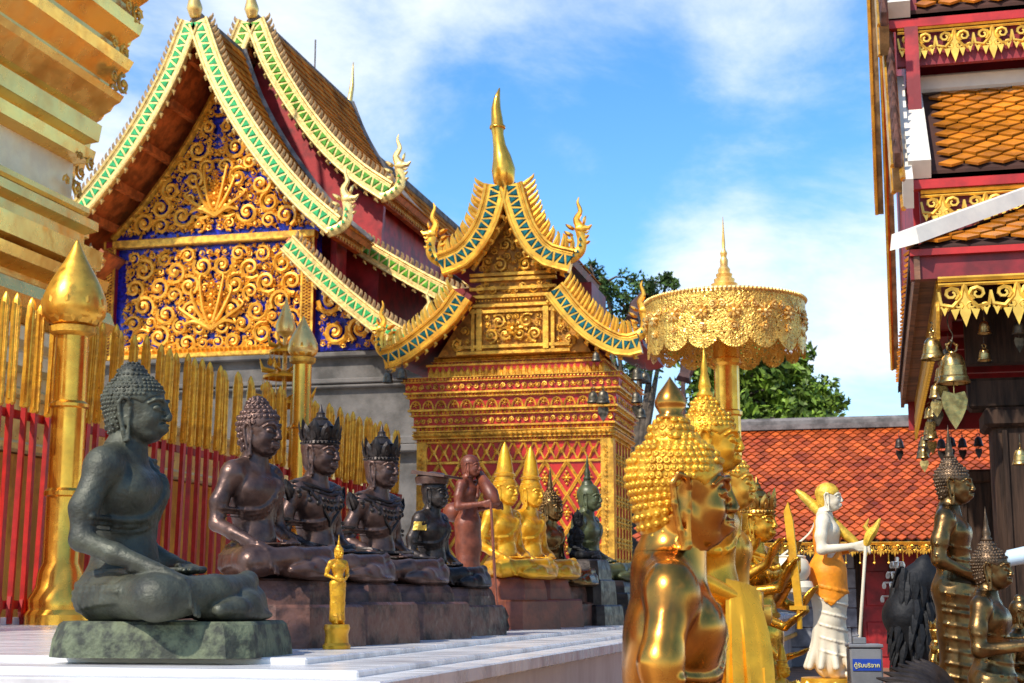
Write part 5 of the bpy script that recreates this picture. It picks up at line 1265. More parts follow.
lc = MB(); lace_panel(lc, Vector((EX+.16, EY+.03, EZ-.20)), Vector((5, EY+.03, EZ-.20)), (0,0,-1), .27, .30); lc.build('valance_lace', 'gold_flat', pav, smooth='auto')
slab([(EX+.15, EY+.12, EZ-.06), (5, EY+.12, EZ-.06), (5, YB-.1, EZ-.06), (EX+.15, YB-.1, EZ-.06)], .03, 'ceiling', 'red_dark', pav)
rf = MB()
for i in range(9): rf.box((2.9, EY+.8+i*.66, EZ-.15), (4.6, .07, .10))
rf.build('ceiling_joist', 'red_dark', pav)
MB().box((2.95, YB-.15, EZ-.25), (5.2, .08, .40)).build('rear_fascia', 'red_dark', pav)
MB().box((2.9, EY+.75, 2.50), (4.6, .22, .20), bev=.02).build('tie_beam', 'wood_dark', pav); MB().box((2.9, EY+.75, 2.95), (4.6, .12, .5)).build('frieze_board', 'wood_dark', pav)
for x, y in ((.93, EY+.75), (.93, YB-.9), (3.6, EY+.75), (3.6, YB-.9)):
    b = MB(); b.box((x, y, 1.2), (.40, .40, 2.4), bev=.03); b.box((x, y, 2.33), (.5, .5, .12), bev=.02); b.box((x, y, .15), (.55, .55, .3), bev=.02)
    for e in (-1, 1): b.box((x+e*.13, y-.205, 1.25), (.03, .03, 2.0))
    b.build('pillar', 'wood_dark', pav)
def rtier(y0, z0, y1, z1, x0, xv, lace_h, lz):
    r = slab([(x0, y0, z0), (5, y0, z0), (5, y1, z1), (x0, y1, z1)], .06, 'roof', 'mortar', pav)
    tl = MB(); U = Vector((.175, 0, 0)); V = Vector((0, y1-y0, z1-z0)); n = int(V.length/.085); V /= n
    diamond_tiles(tl, Vector((x0+.1, y0-.02, z0+.01)), U, V, 18, n, inside=lambda p: p.x > xv+.11, lift=.022); tl.build('roof_tiles', 'tile_amber', r)
    N_ = Vector((0, -(z1-z0), y1-y0)).normalized(); a = Vector((0, y0-.05, z0)); b = Vector((0, y1, z1)); q = []
    for p in (a, b):
        for x, o in ((x0-.02, -.07), (x0-.02, .07), (xv, .07), (xv, -.07)): q.append(Vector((x, p.y, p.z))+N_*o)
    MB().add(q, [(0,1,2,3), (7,6,5,4)]+[(k, 4+k, 4+(k+1) % 4, (k+1) % 4) for k in range(4)]).build('white_verge', 'white', pav)
    MB().box((2.6+x0, y0+.04, z0-.075), (5.2, .08, .10)).build('fascia', 'red_bright', pav)
    lc = MB(); lace_panel(lc, Vector((x0+.06, y0+.03, lz)), Vector((5, y0+.03, lz)), (0,0,-1), lace_h, .28); lc.build('eave_lace', 'gold_flat', pav, smooth='auto')
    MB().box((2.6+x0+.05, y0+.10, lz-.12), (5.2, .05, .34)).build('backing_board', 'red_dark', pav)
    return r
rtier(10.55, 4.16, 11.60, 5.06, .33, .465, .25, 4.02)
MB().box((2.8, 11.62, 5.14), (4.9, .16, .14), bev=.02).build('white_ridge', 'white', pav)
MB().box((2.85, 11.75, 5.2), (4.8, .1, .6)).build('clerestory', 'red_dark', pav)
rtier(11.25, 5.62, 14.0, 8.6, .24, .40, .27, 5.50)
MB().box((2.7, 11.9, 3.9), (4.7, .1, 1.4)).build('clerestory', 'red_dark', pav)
# gable end wall facing -x with its boards
MB().prism([(-2.8+0, 3.4), (2.6, 3.4), (2.6, 6.4), (.6, 9.4), (0, 9.4), (-2.6, 6.2)], .10, Matrix.Translation((.40, 13.9, 0)) @ Matrix.Rotation(pi/2, 4, 'Z')).build('gable_wall', 'red', pav)
def yz_board(pts, w_, x, m='brown_crest', teeth=True, th=.07):
    P = resample(spline([Vector((x, y, z)) for y, z in pts], 6), .16); b = MB(); gg = MB(); tt = MB(); vs = []
    for i, p in enumerate(P):
        t = (P[min(i+1, len(P)-1)]-P[max(0, i-1)]).normalized(); N_ = Vector((0, -t.z, t.y)); N_ = N_ if N_.y*(1 if pts[0][0] < pts[-1][0] else -1) < 0 else -N_
        a, c = p+N_*w_/2, p-N_*w_/2; e = Vector((th/2, 0, 0)); vs += [a-e, c-e, c+e, a+e]
        if i % 1 == 0 and teeth: tt.tube([a, a+N_*.09+Vector((0,0,.02)), a+N_*.15+Vector((0,0,.08))], [.035, .035, .006], 5)
    n = len(P); b.add(vs, [(4*i+k, 4*i+(k+1) % 4, 4*i+4+(k+1) % 4, 4*i+4+k) for i in range(n-1) for k in range(4)]+[(0,1,2,3), (4*n-1,4*n-2,4*n-3,4*n-4)])
    o = b.build('gable_board', m, pav)
    for s_ in (.5, -.5): gg.tube([p+(Vector(vs[4*i])-p+Vector((th/2,0,0)))*2*s_ + Vector((-th/2,0,0)) for i, p in enumerate(P)], .02, 5)
    gg.build('gilt_edge', 'gold', o); tt.build('crest', 'crest_purple', o)
yz_board([(10.35, 3.95), (10.9, 4.4), (11.5, 5.1)], .22, .30, 'white', teeth=False)
yz_board([(11.1, 5.35), (11.9, 6.3), (12.8, 7.4), (13.8, 9.0)], .26, .20)
yz_board([(10.5, 4.1), (11.2, 4.9), (12.3, 6.5)], .22, .24)
yz_board([(16.6, 3.75), (15.9, 4.4), (15.0, 5.7), (14.0, 8.0)], .28, .26)
yz_board([(15.6, 5.2), (14.9, 6.2), (14.0, 8.6)], .28, .16)
random.seed(21)
g2 = 'bells hanging from the pavilion eaves'
def dpt(px, py, d):
    p = place(px, d); u = pixdir(px, py); return CAM+u*(d/ (u.x*-sin(PS)+u.y*cos(PS)))
bell('temple_bell', 'largest brass bell with big leaf clapper on an S hook', dpt(952, 352, 9.15), .20, 'bell_brass', hook=.20, group=g2, leafs=1.05)
bell('temple_bell', 'round brass bell just left of the largest bell', dpt(932, 337, 9.3), .145, 'bell_brass', leaf=False, hook=.05, group=g2)
bell('temple_bell', 'upper of the two small brass bells strung one over the other', dpt(984, 321, 9.2), .082, 'bell_brass', leaf=False, group=g2)
bell('temple_bell', 'lower of the two small brass bells strung one over the other', dpt(984, 348, 9.2), .082, 'bell_brass', leaf=False, group=g2)
bell('temple_bell', 'grey brass bell with leaf at the right picture edge', dpt(1018, 321, 9.2), .085, 'bell_old', group=g2)
bell('temple_bell', 'old brass bell low at the edge on the dark pillar', dpt(1020, 448, 8.9), .10, 'bell_brass', leaf=False, group=g2)
g3 = 'row of small brass bells along the left eave of the pavilion'
for i in range(16):
    y = EY+.5+i*.40; bell('eave_bell', 'small brass bell in the receding row under the left eave', (EX+.22+random.uniform(-.02,.03), y, EZ-.52-random.uniform(0, .12)), .105, 'bell_brass' if i % 3 else 'bell_old', leaf=i % 2 == 0, group=g3)
g4 = 'dark little bells in silhouette before the orange roof'
for x in (899, 922, 941, 951, 962, 978): bell('eave_bell', 'dark little bell silhouetted against the orange tiles', dpt(x, 438+random.uniform(-2, 3), 15.7), .10, 'bronze_dark', group=g4)

# ---------------------------------------------------------------- statues along the terrace
z1 = 1.0
def rowp(px, d): return place(px, d, z1)
W = radians(14)
seated('buddha_statue', 'dark green bronze seated Buddha on a mossy slab, nearest on the terrace', rowp(125, 5.62), radians(5), 1.0, 'verdigris', [(.76, .60, .125, .08)], 'curls', None, .006, basem='verdigris_base', bcx=.22, xs=1.08, headk=1.04, curlstep=.062, curlr=.030, curlseg=6)
seated('buddha_statue', 'brown bronze seated Buddha with bare knobbly curls behind the green one', rowp(254, 6.75), radians(-13), .83, 'bronze', [(.60, .56, .11, .16), (.74, .64, .18, .10)], 'curls', None, .008, basem='base_brown', headk=1.12, curlstep=.11, curlr=.056)
s3 = seated('crowned_statue', 'crowned bronze figure directly behind the tiny gold standing Buddha', rowp(316, 7.25), radians(-15), .78, 'bronze', [(.64, .56, .09, .14), (.74, .64, .19, .10)], 'crown', 'crowned bronze figures', .008, basem='base_brown', headk=1.12, jm='bronze_dark')
s4 = copy_tree(s3, rowp(378, 8.1), radians(-18), 'crowned bronze figure beside the one wearing a flat cap')
seated('capped_statue', 'bronze seated figure in a flat cap patched with gold leaf', rowp(432, 8.85), radians(-14), .70, 'bronze_dark', [(.52, .56, .10, .12), (.60, .60, .17, .08)], 'smooth', None, .008, basem='base_brown', headk=1.05)
cp = bpy.context.scene.objects
last = [o for o in bpy.data.objects if o.name.startswith('capped_statue')][-1]
m = MB(); m.lathe([(.092, -.02), (.10, .0), (.10, .02), (.07, .045), (.01, .055)], (.0, 0, 0), 18); m.prism([(-.10, .03), (.15, .0), (.155, .012), (-.09, .055)], .20, Matrix.Translation((.0,0,.01)), taper=.9); cpp = m.build('flat_cap', 'bronze', last, smooth='auto'); cpp.location = (.0, 0, .27+.70*.885)
cbp = list(_parts.values())[1][0]
for (x, zc, w_, h_) in ((.02, .50, .07, .07), (.16, .20, .10, .05)):
    m = MB(); g_ = [[surf(cbp, (x+w_*(i/4-.5), -.6, zc+h_*(j/4-.5)), (0, 1, 0)) for i in range(5)] for j in range(5)]
    if all(q_ is not None for r_ in g_ for q_ in r_):
        m.add([q_+Vector((0, -.006, 0)) for r_ in g_ for q_ in r_], [(j*5+i, j*5+i+1, j*5+i+6, j*5+i+5) for j in range(4) for i in range(4)])
        o_ = m.build('gold_leaf_patch', 'gold_flat', last); o_.scale = (.70,)*3; o_.location = (0, 0, .27)
# ------------------------------------------------ standing monks
_st = {}
def standing(name, label, loc, rz, sc, m, zl=.80, hair='curls', fin=None, hmat=None, arms='alms', group=None, headk=1.0, flare=.19, slim=1.0, nh=6, h=.011, ped=None, pedm=None, foldr=.007, cat='statue', curlstep=.10, curlr=.048, sag=.06, hood=False, extra=None):
    root = thing(name, label, cat, loc, rz, group, 1); H, o = .245*headk, (.035, .655+zl)
    c = standing_clay(h, zl=zl, flare=flare, slim=slim); z = zl
    for s in (-1, 1):
        sh = (-.01, s*.20, z+.54)
        if arms == 'alms': el, wr, pl, tp = (-.05, s*.27, z+.29), (.12, s*.13, z+.20), (.17, s*.06, z+.19), (.19, -s*.05, z+.18)
        elif arms == 'forward': el, wr, pl, tp = (-.02, s*.26, z+.29), (.24, s*.20, z+.32), (.31, s*.19, z+.33), (.38, s*.18, z+.29)
        elif arms == 'down': el, wr, pl, tp = (-.04, s*.26, z+.28), (.02, s*.27, z+.06), (.03, s*.265, z-.01), (.05, s*.26, z-.13)
        elif arms == 'pray': el, wr, pl, tp = (.02, s*.25, z+.30), (.20, s*.05, z+.40), (.24, s*.02, z+.45), (.26, s*.015, z+.58)
        elif arms == 'mixed': el, wr, pl, tp = ((-.04, s*.26, z+.28), (.02, s*.27, z+.06), (.03, s*.265, z-.01), (.05, s*.26, z-.13)) if s > 0 else ((-.03, s*.26, z+.29), (.16, s*.22, z+.42), (.20, s*.21, z+.48), (.21, s*.20, z+.62))
        c.chain([sh, tuple((Vector(sh)+Vector(el))/2+Vector((-.01, s*.01, 0))), el], [.060, .052, .044], k=.03)
        c.chain([el, wr], [.045, .030], k=.02); hand(c, wr, pl, tp, (0,0,1) if arms in ('alms', 'forward') else (1,0,0), r=.013)
    if nh: hoops(c, z-.02, .30*z, nh, foldr, sag)
    if extra: extra(c, z)
    hc = headclay(H, o, .005); mb = body_with_head(c, hc, o[1]-.004)
    S = sc; b = mb.build('body', m, root, smooth=True); b.scale = (S,)*3; hm = hmat or m
    pz = ped[2] if ped else 0; b.location = (0, 0, pz)
    hb_ = MB(); cl = hairclay(H, o, .007, ush=not hood); cl.into(hb_)
    if hair == 'curls': curls(hb_, cl, H, o, curlstep, curlr, seg=6)
    hb = hb_.build('hair' if not hood else 'shaven_hair', hm, root, smooth=True); hb.scale = (S,)*3; hb.location = (0,0,pz)
    if fin:
        f = MB(); f.lathe(finial_prof(.034*headk, 0, fin), (o[0]-.09*H, 0, o[1]+1.15*H), 12); f = f.build('flame_finial', hm, root, smooth=True); f.scale = (S,)*3; f.location = (0,0,pz)
    if ped:
        r = ped[0]; p = MB(); p.lathe([(r*1.05, 0), (r*1.05, pz*.15), (r*.9, pz*.25), (r*.86, pz*.6), (r*.95, pz*.75), (r*1.0, pz*.85), (r*.92, pz)], (0,0,0), ped[1]); p.build('pedestal', pedm or m, root, smooth='auto')
    root['_s'] = S; return root, c, pz
def shell(c, pred, off):
    P, F = c.mesh(); nrm = np.zeros_like(P); a = P[F]; fn = np.cross(a[:,1]-a[:,0], a[:,2]-a[:,0])
    for i in range(4): np.add.at(nrm, F[:, i], fn)
    nrm /= np.linalg.norm(nrm, axis=1)[:, None]+1e-12; k = pred(P); Fk = F[k[F].all(1)]; u, inv = np.unique(Fk, return_inverse=True); inv = inv.reshape(Fk.shape)
    o_ = P[u]+nrm[u]*off; i_ = P[u]+nrm[u]*off*.2; n = len(u); mb = MB(); addnp(mb, o_, inv)
    # close the rim
    e = {}; 
    for f in inv:
        for q in range(4):
            a_, b_ = f[q], f[(q+1) % 4]; e[(a_, b_)] = 1
    rim = [(a_, b_) for (a_, b_) in e if (b_, a_) not in e]; mb.v.extend(map(tuple, i_.tolist())); mb.f.extend([(b_, a_, a_+n, b_+n) for a_, b_ in rim]); return mb
def staffx(root, pts, r, m, name='staff'):
    o = MB().tube(pts, r, 8).build(name, m, root, smooth='auto'); return o

r6, c6, _ = standing('monk_statue', 'reddish brown standing monk leaning on a thin staff on rocks', place(468, 9.9, 1.0), radians(-6), .555, 'rust', hair='smooth', hood=True, arms='forward', ped=(.16, 7, .19), pedm='base_brown', headk=1.05, flare=.17, nh=0)
k = .555
staffx(r6, [(.36*k, -.19*k, .19+1.14*k), (.46*k, -.21*k, .0)], .009, 'rust')
m = MB(); m.ball((-.22*k, .12*k, .19+1.05*k), (.14*k, .14*k, .12*k), 12, 8); m.tube(spline([(-.2*k, .1*k, .19+1.15*k), (.05*k, .15*k, .19+1.42*k), (.16*k, -.10*k, .19+1.2*k)], 5), .012, 6); m.build('alms_bowl', 'rust', r6, smooth=True)
m = MB(); m.tube([(.10*k, .10*k, .19+1.50*k), (.30*k, -.02*k, .19+1.25*k), (.38*k, -.08*k, .19+1.12*k)], [.03, .05, .035], 8); m.build('shoulder_bundle', 'rust', r6, smooth=True)
m = MB(); rr = random.Random(2)
for i in range(7): m.ball((rr.uniform(-.16,.2), rr.uniform(-.14,.14), rr.uniform(.02,.12)), (rr.uniform(.06,.1), rr.uniform(.06,.1), rr.uniform(.06,.09)), 6, 4)
m.build('rocks', 'bronze_dark', r6)
# gold seated pair with tall cones
s7 = seated('cone_crowned_statue', 'yellow gold seated figure with tall cone hat, left of the pair', rowp(503, 10.7), radians(-24), .78, 'gold_paint', [(.40, .50, .15, .12), (.50, .60, .20, .08)], 'cone', 'gold seated figures with tall cone crowns', .009, basem='rust', headk=1.1, hh=.005)
s8 = copy_tree(s7, rowp(529, 11.4), radians(-24), 'yellow gold seated figure with tall cone hat, right of the pair', sc=(1.0, 1.0, 1.03))
seated('buddha_statue', 'brown and gold seated Buddha with tall flame tip beside the cone hats', rowp(549, 12.1), radians(-20), .78, 'bronze_gold', [(.40, .56, .13, .08), (.52, .66, .18, .08)], 'curls', None, .009, basem='base_brown', headk=1.1, fin='flame', curlstep=.13, curlr=.065, hh=.005)
seated('figurine', 'tiny black seated figure on a dark stepped block', place(576, 12.3, 1.0), radians(-10), .40, 'black', [(.40, .40, .16, .05), (.46, .46, .20, .05), (.55, .55, .16, .05)], 'crown', None, .012, basem='bronze_dark', jm='black', hh=.006)
seated('buddha_statue', 'olive green seated Buddha with pointed flame at the shrine wall', rowp(586, 13.2), radians(-12), .92, 'olive', [(.70, .76, .10, .1), (.80, .86, .12, .1), (.9, .96, .14, .1)], 'smooth', None, .009, basem='bronze_dark', headk=1.05, fin='flame', hh=.005)
rs, cs_, _ = standing('figurine', 'tiny gold standing Buddha on a flared base at the terrace edge', place(340, 6.3, 1.0), radians(-40), .185, 'gold_paint', arms='alms', ped=(.055, 16, .10), hair='smooth', fin='flame', nh=3, h=.014, headk=1.1, flare=.16)
# ---------------------------------------------------------------- gilt statues in the right foreground
F_ = seated('buddha_statue', 'polished brass Buddha bust with bright gold curls in the foreground', place(667, 3.42, 0), radians(12), .95, 'gold_mirror', [(.8, .86, .20, .1), (.9, .96, .49, .1)], 'curls', None, .006, hmat='gold_bright', headk=1.09, neck=.26, fin='bud', fs=.038, fm='gold_mirror', curlstep=.068, curlr=.037, hh=.0035, curlseg=12, robe=True, basem='gold_carved') if False else None
F_ = seated('buddha_statue', 'polished brass Buddha bust with bright gold curls in the foreground', place(667, 3.42, 0), radians(12), .95, 'gold_mirror', [(.8, .86, .20, .1), (.9, .96, .49, .1)], 'curls', None, .006, hmat='gold_bright', headk=1.09, neck=.26, fin='bud', fs=.038, fm='gold_mirror', curlstep=.068, curlr=.037, hh=.0035, curlseg=12, robe=True, basem='gold_carved')
def vfolds(c, z):
    for a in range(-85, 60, 13):
        ln = skinline(c, [(a+4*sin(a), z+.10-.05*i) for i in range(16)])
        if len(ln) > 4: c.chain([tuple(p) for p in ln], [.006]+[.013]*(len(ln)-2)+[.008], k=.02)
    ln = skinline(c, dense([(75, z+.60), (52, z+.56), (30, z+.50), (5, z+.425), (-25, z+.375), (-58, z+.36), (-90, z+.365)], 6))
    c.chain([tuple(p) for p in ln], [.010]*len(ln), k=.008)
G_, cG, pz = standing('buddha_statue', 'tall gilt standing Buddha in flowing gold robe behind the brass bust', place(703, 4.95, 0), radians(-4), .88, 'gold_satin', hair='curls', fin='flame', arms='alms', nh=0, ped=(.33, 18, .33), headk=1.0, flare=.21, hmat='gold_bright', extra=vfolds, h=.010, curlstep=.085, curlr=.042, sag=.10)
def drape(root, rows, m, name='robe_fold', th=.012):
    """hanging cloth from a grid of points"""
    rows = [spline([Vector(p) for p in r], 5) for r in rows]; n = len(rows[0]); cols = [spline([r[i] for r in rows], 4) for i in range(n)]; mm = len(cols[0]); mb = MB()
    g = lambda i, j: cols[i][j]
    vs = []; 
    for j in range(mm):
        for i in range(n):
            w_ = .012*sin(i*1.9+.6*sin(j*.5))*min(1, j/6); vs.append(g(i, j)+Vector((w_*.5, w_, 0)))
    vs2 = [v+Vector((th*.6, th, 0)) for v in vs]; N_ = n*mm
    f1 = [(j*n+i, j*n+i+1, (j+1)*n+i+1, (j+1)*n+i) for j in range(mm-1) for i in range(n-1)]; f2 = [tuple(N_+q for q in f[::-1]) for f in f1]
    rim = [(i, i+1) for i in range(n-1)]+[((j)*n+n-1, (j+1)*n+n-1) for j in range(mm-1)]+[((mm-1)*n+i+1, (mm-1)*n+i) for i in range(n-2, -1, -1)]+[((j+1)*n, j*n) for j in range(mm-1)]
    mb.add(vs+vs2, f1+f2+[(a, N_+a, N_+b, b) for a, b in rim]); return mb.build(name, m, root, smooth='auto')
k = .9; zt = pz+.8*k
drape(G_, [[(.10*k, -.15*k, zt+.24*k), (.14*k, -.13*k, zt+.23*k), (.19*k, -.08*k, zt+.21*k)], [(.10*k, -.20*k, zt+.02*k), (.17*k, -.18*k, zt), (.24*k, -.12*k, zt+.0*k)], [(.11*k, -.24*k, zt-.3*k), (.18*k, -.21*k, zt-.30*k), (.25*k, -.15*k, zt-.26*k)], [(.12*k, -.26*k, zt-.60*k), (.16*k, -.24*k, zt-.62*k), (.20*k, -.19*k, zt-.55*k)]], 'gold_satin', th=.008)
G2, cG2, pz = standing('buddha_statue', 'second gilt standing Buddha mostly hidden behind the tall one', place(722, 6.1, 0), radians(0), .88, 'gold', hair='curls', fin='flame', arms='alms', nh=4, ped=(.3, 16, .28), headk=1.0, flare=.2, h=.014, curlstep=.09, curlr=.044)
# many armed figure
def manyarms(c, z):
    rr = random.Random(12)
    hands = [((.16, -.34, .98), (.24, -.36, 1.16)), ((.28, -.28, .72), (.38, -.28, .88)), ((.30, -.26, .50), (.42, -.26, .58)), ((.28, -.28, .32), (.42, -.28, .36)), ((.22, -.32, .86), (.32, -.34, 1.0)), ((.10, .34, .9), (.16, .36, 1.05)), ((.16, .32, .6), (.24, .34, .72))]
    for i, (w_, p) in enumerate(hands):
        s = -1 if w_[1] < 0 else 1; sh = (-.02, s*.19, z+.50); W_ = (w_[0], w_[1]*.9, z+w_[2]-.35); P_ = tuple(Vector(W_).lerp(Vector((p[0], p[1]*.9, z+p[2]-.35)), .55)); T_ = (p[0]+.03, p[1]*.9, z+p[2]-.33)
        el = tuple((Vector(sh)+Vector(W_))/2+Vector((-.04, s*.07, -.09))); c.chain([sh, el, W_], [.045, .038, .026], k=.015); hand(c, W_, P_, T_, (0,1,0), r=.012)
Hh, cH, pz = standing('many_armed_statue', 'gilt many armed goddess holding a sword, right of the robed Buddha', place(747, 7.0, 0), radians(-28), .80, 'bronze_bright', hair='smooth', arms='pray', nh=0, ped=(.30, 16, .44), headk=1.0, flare=.18, h=.012, extra=None) if False else (None, None, None)
def bigclay(h, **kw):
    c = standing_clay0(h, **kw); return c
standing_clay0 = standing_clay
def standing_clay(h=.01, zl=.8, flare=.19, slim=1.0, **kw):
    c = Clay((-.40,-.62,-.02), (.72,.62,zl+.95), h); z = zl; torso(c, z)
    c.chain([(.0,0,z+.1), (.01,0,z-.15), (.0,0,z-.45), (0,0,.14)], [.155*slim, .15*slim, .135*slim, .15*slim], k=.04)
    for s in (-1, 1): c.chain([(.0,s*.08,z+.08), (.01,s*.08,z-.35), (0,s*.07,.1)], [.115*slim, .09*slim, .08*slim], k=.05)
    for j in range(10):
        a = 2*pi*j/10; c.cap((.1*cos(a),.12*sin(a),.5*z), (flare*cos(a),flare*.95*sin(a),.10), .03, .03, k=.05)
    return c
Hh, cH, pz = standing('many_armed_statue', 'gilt many armed goddess holding a sword, right of the robed Buddha', place(752, 7.0, 0), radians(-22), .76, 'gold_old', hair='smooth', arms='pray', nh=4, ped=(.28, 16, .36), headk=1.0, flare=.18, h=.012, extra=manyarms)
standing_clay = standing_clay0
k = .76; z = pz+.8*k
m = MB(); m.tube([(.40*k, -.25*k, z+.14*k), (.40*k, -.25*k, z+.26*k)], .012, 6); m.box((.40*k, -.25*k, z+.26*k), (.08, .025, .018)); m.prism([(-.018, 0), (.018, 0), (.024, .38), (.012, .46), (-.014, .42)], .010, Matrix.Translation((.40*k, -.25*k, z+.265*k)) @ Matrix.Rotation(radians(-6), 4, 'Y')); m.build('sword', 'gold_paint', Hh)
crn = crown(Hh, 'bronze_bright', .245, (.035, .655)); crn.scale = (k,)*3; crn.location = (0, 0, pz+.8*k)
jw = jewels(Hh, 'gold_paint', (lambda: (lambda c: (torso(c), c)[1])(Clay((-.24,-.3,-.02), (.3,.3,.8), .012)))()); jw.scale = (k,)*3; jw.location = (0,0,pz+.8*k)
m = MB()
for j in range(7):
    for i in range(11):
        a = 2*pi*i/11+j*.3; r = .155+.02*(j % 2)-.01*j*.2; m.tube([(r*cos(a), r*sin(a), pz+.62*k-j*.06), (r*1.12*cos(a), r*1.12*sin(a), pz+.58*k-j*.06), (r*1.02*cos(a+.15), r*1.02*sin(a+.15), pz+.52*k-j*.06)], [.018, .016, .003], 5)
m.build('ornate_skirt', 'gold_paint', Hh, smooth='auto')
seated('figurine', 'small gilt seated figure at the foot of the many armed statue', place(775, 6.2, 0), radians(-20), .26, 'gold_paint', [(.22, .24, .06, .04), (.26, .28, .24, .04), (.3, .32, .42, .04)], 'cone', None, .014, basem='gold_carved', hh=.007)
# ---------------------------------------------------------------- white pilgrim monk
kM = .57
I_, cI, pz = standing('pilgrim_monk_statue', 'ivory white walking monk statue with saffron sash, bowl and staff', place(824, 8.0, 0), radians(-4), kM, 'ivory', zl=.86, hair='smooth', hood=True, hmat='yellow_hair', arms='forward', ped=(.17, 16, .80), pedm='gold_paint', flare=.22, slim=1.05, nh=6, h=.008, headk=1.05, foldr=.010, sag=.07)
sh = shell(cI, lambda P: (P[:,2] > .64+.9*np.abs(P[:,0]-.04)) & (P[:,2] < 1.50) & ((P[:,1] > .18-(1.50-P[:,2])*.72) | ((P[:,0] < .02-.12*(P[:,2]-1.1)) & (P[:,2] < 1.45)) | (P[:,2] < 1.08)) & (P[:,0] < .19) & (P[:,1] > -.212), .012)
s_ = sh.build('saffron_sash', 'saffron', I_, smooth=True); s_.scale = (kM,)*3; s_.location = (0,0,pz)
q = lambda x, y, z: (x*kM, y*kM, pz+z*kM)
m = MB(); b0 = Vector(q(-.30, -.27, .99)); m.lathe([(.03,-.075), (.075,-.065), (.098,-.03), (.10,.0), (.088,.035), (.075,.05), (.08,.058), (.07,.062), (.05,.065)], b0, 20); m.lathe([(.03,-.13), (.062,-.115), (.07,-.09), (.06,-.06), (.02,-.05)], b0+Vector((.045,0,-.01)), 16); m.build('alms_bowl', 'ivory', I_, smooth='auto')
MB().tube(spline([tuple(b0+Vector((-.05,0,.06))), q(-.15,-.1,1.30), q(-.06,-.13,1.45), q(.05,-.02,1.50)], 6), .006, 6).build('bowl_strap', 'ivory', I_)
m = MB(); a, b = Vector(q(-.27,.06,1.72)), Vector(q(.36,.04,1.12)); d_ = (b-a)
m.tube([a, a+d_*.08, a+d_*.25, a+d_*.55, a+d_*.8, a+d_*.93, b], [.010, .022, .030, .030, .026, .014, .010], 12); m.build('furled_umbrella', 'yellow_hair', I_, smooth='auto')
hp_ = Vector(q(.37, -.19, 1.15)); m = MB(); m.tube([hp_+Vector((.0,0,.03)), hp_+Vector((-.055,0,-.50))], .0085, 8); m.build('staff', 'ivory_wood', I_) if False else m.build('staff', 'ivory', I_, smooth='auto')
m = MB(); h0 = hp_+Vector((0,0,.02)); m.tube(spline([tuple(h0), tuple(h0+Vector((.02,0,.05))), tuple(h0+Vector((.05,0,.09))), tuple(h0+Vector((.075,0,.14)))], 4), [.012,.02,.022,.024,.026,.026,.026,.024,.02,.016,.012,.008,.003], 8)
for e in (-1, 1): m.tube([h0+Vector((.03,0,.06)), h0+Vector((.03+e*.03,0,.10)), h0+Vector((.05+e*.03,0,.14))], [.015,.014,.002], 6)
m.build('staff_finial', 'yellow_hair', I_, smooth='auto')
# lotus petals on the pedestal
m = MB()
for i in range(14):
    a = 2*pi*i/14; m.prism(leafpoly(.035, .09), .02, Matrix.Translation((.165*cos(a), .165*sin(a), .70)) @ Matrix.Rotation(a, 4, 'Z') @ Matrix.Rotation(radians(15), 4, 'Y') @ Matrix.Rotation(pi/2, 4, 'Z'), taper=.6)
m.build('lotus_petals', 'gold_flat', I_)
# donation box
bp_ = place(857, 7.0, 0); bx = thing('donation_box', 'grey donation box with blue Thai lettered label', 'donation box', bp_, radians(8))
zt = 1.2-46/1500*7; MB().box((0,0,zt/2), (.145, .145, zt), bev=.008).build('box', 'box_grey', bx)
m = MB(); m.box((0,0,zt+.008), (.155, .155, .016), bev=.004); m.box((-.02,0,zt+.03), (.06, .03, .03), bev=.004); m.tube([(-.05,0,zt+.01), (-.05,0,zt+.05), (-.02,0,zt+.055)], .005, 6); m.build('lid', 'box_grey', bx, smooth='auto')
lb = MB().box((0,-.075,zt-.075), (.125, .004, .052)).build('label_plate', 'sign_blue', bx)
text(lb, 'ตู้รับบริจาค', (0, -.0785, zt-.078), .0265, 'text_yellow', name='lettering')
# bronze statues
L_, cL, pz = standing('buddha_statue', 'tallest dark bronze standing Buddha with hooped robe before the pillar', place(948, 6.0, 0), radians(-10), .56, 'bronze_gold', zl=.84, hair='curls', fin='flame', arms='alms', nh=8, ped=(.2, 16, .70), headk=1.06, flare=.15, slim=.82, h=.009, foldr=.009, sag=.04, hmat='bronze_old', curlstep=.085, curlr=.042) if False else (None,)*3
def armshoops(c, z): hoops(c, z+.40, z+.02, 6, .007, .04)
L_, cL, pz = standing('buddha_statue', 'tallest dark bronze standing Buddha with hooped robe before the pillar', place(948, 5.8, 0), radians(-10), .59, 'bronze_gold', zl=.84, hair='curls', fin='flame', arms='alms', nh=8, ped=(.2, 16, .68), headk=1.06, flare=.15, slim=.82, h=.009, foldr=.009, sag=.04, hmat='bronze_old', curlstep=.085, curlr=.042, extra=armshoops)
standing('buddha_statue', 'shorter dark bronze standing Buddha with dense curls in front of the pillar', place(981, 5.3, 0), radians(-14), .56, 'bronze_gold', zl=.80, hair='curls', fin='flame', arms='forward', nh=6, ped=(.18, 16, .42), headk=1.05, flare=.15, slim=.85, h=.010, hmat='bronze_old', curlstep=.08, curlr=.040, extra=armshoops)
seated('buddha_statue', 'dark bronze seated figure half hidden at the right picture edge', place(1011, 6.3, 0), radians(-20), .48, 'bronze_gold', [(.4, .5, .2, .06), (.5, .6, .57, .06)], 'smooth', None, .011, basem='wood_dark', hh=.006)
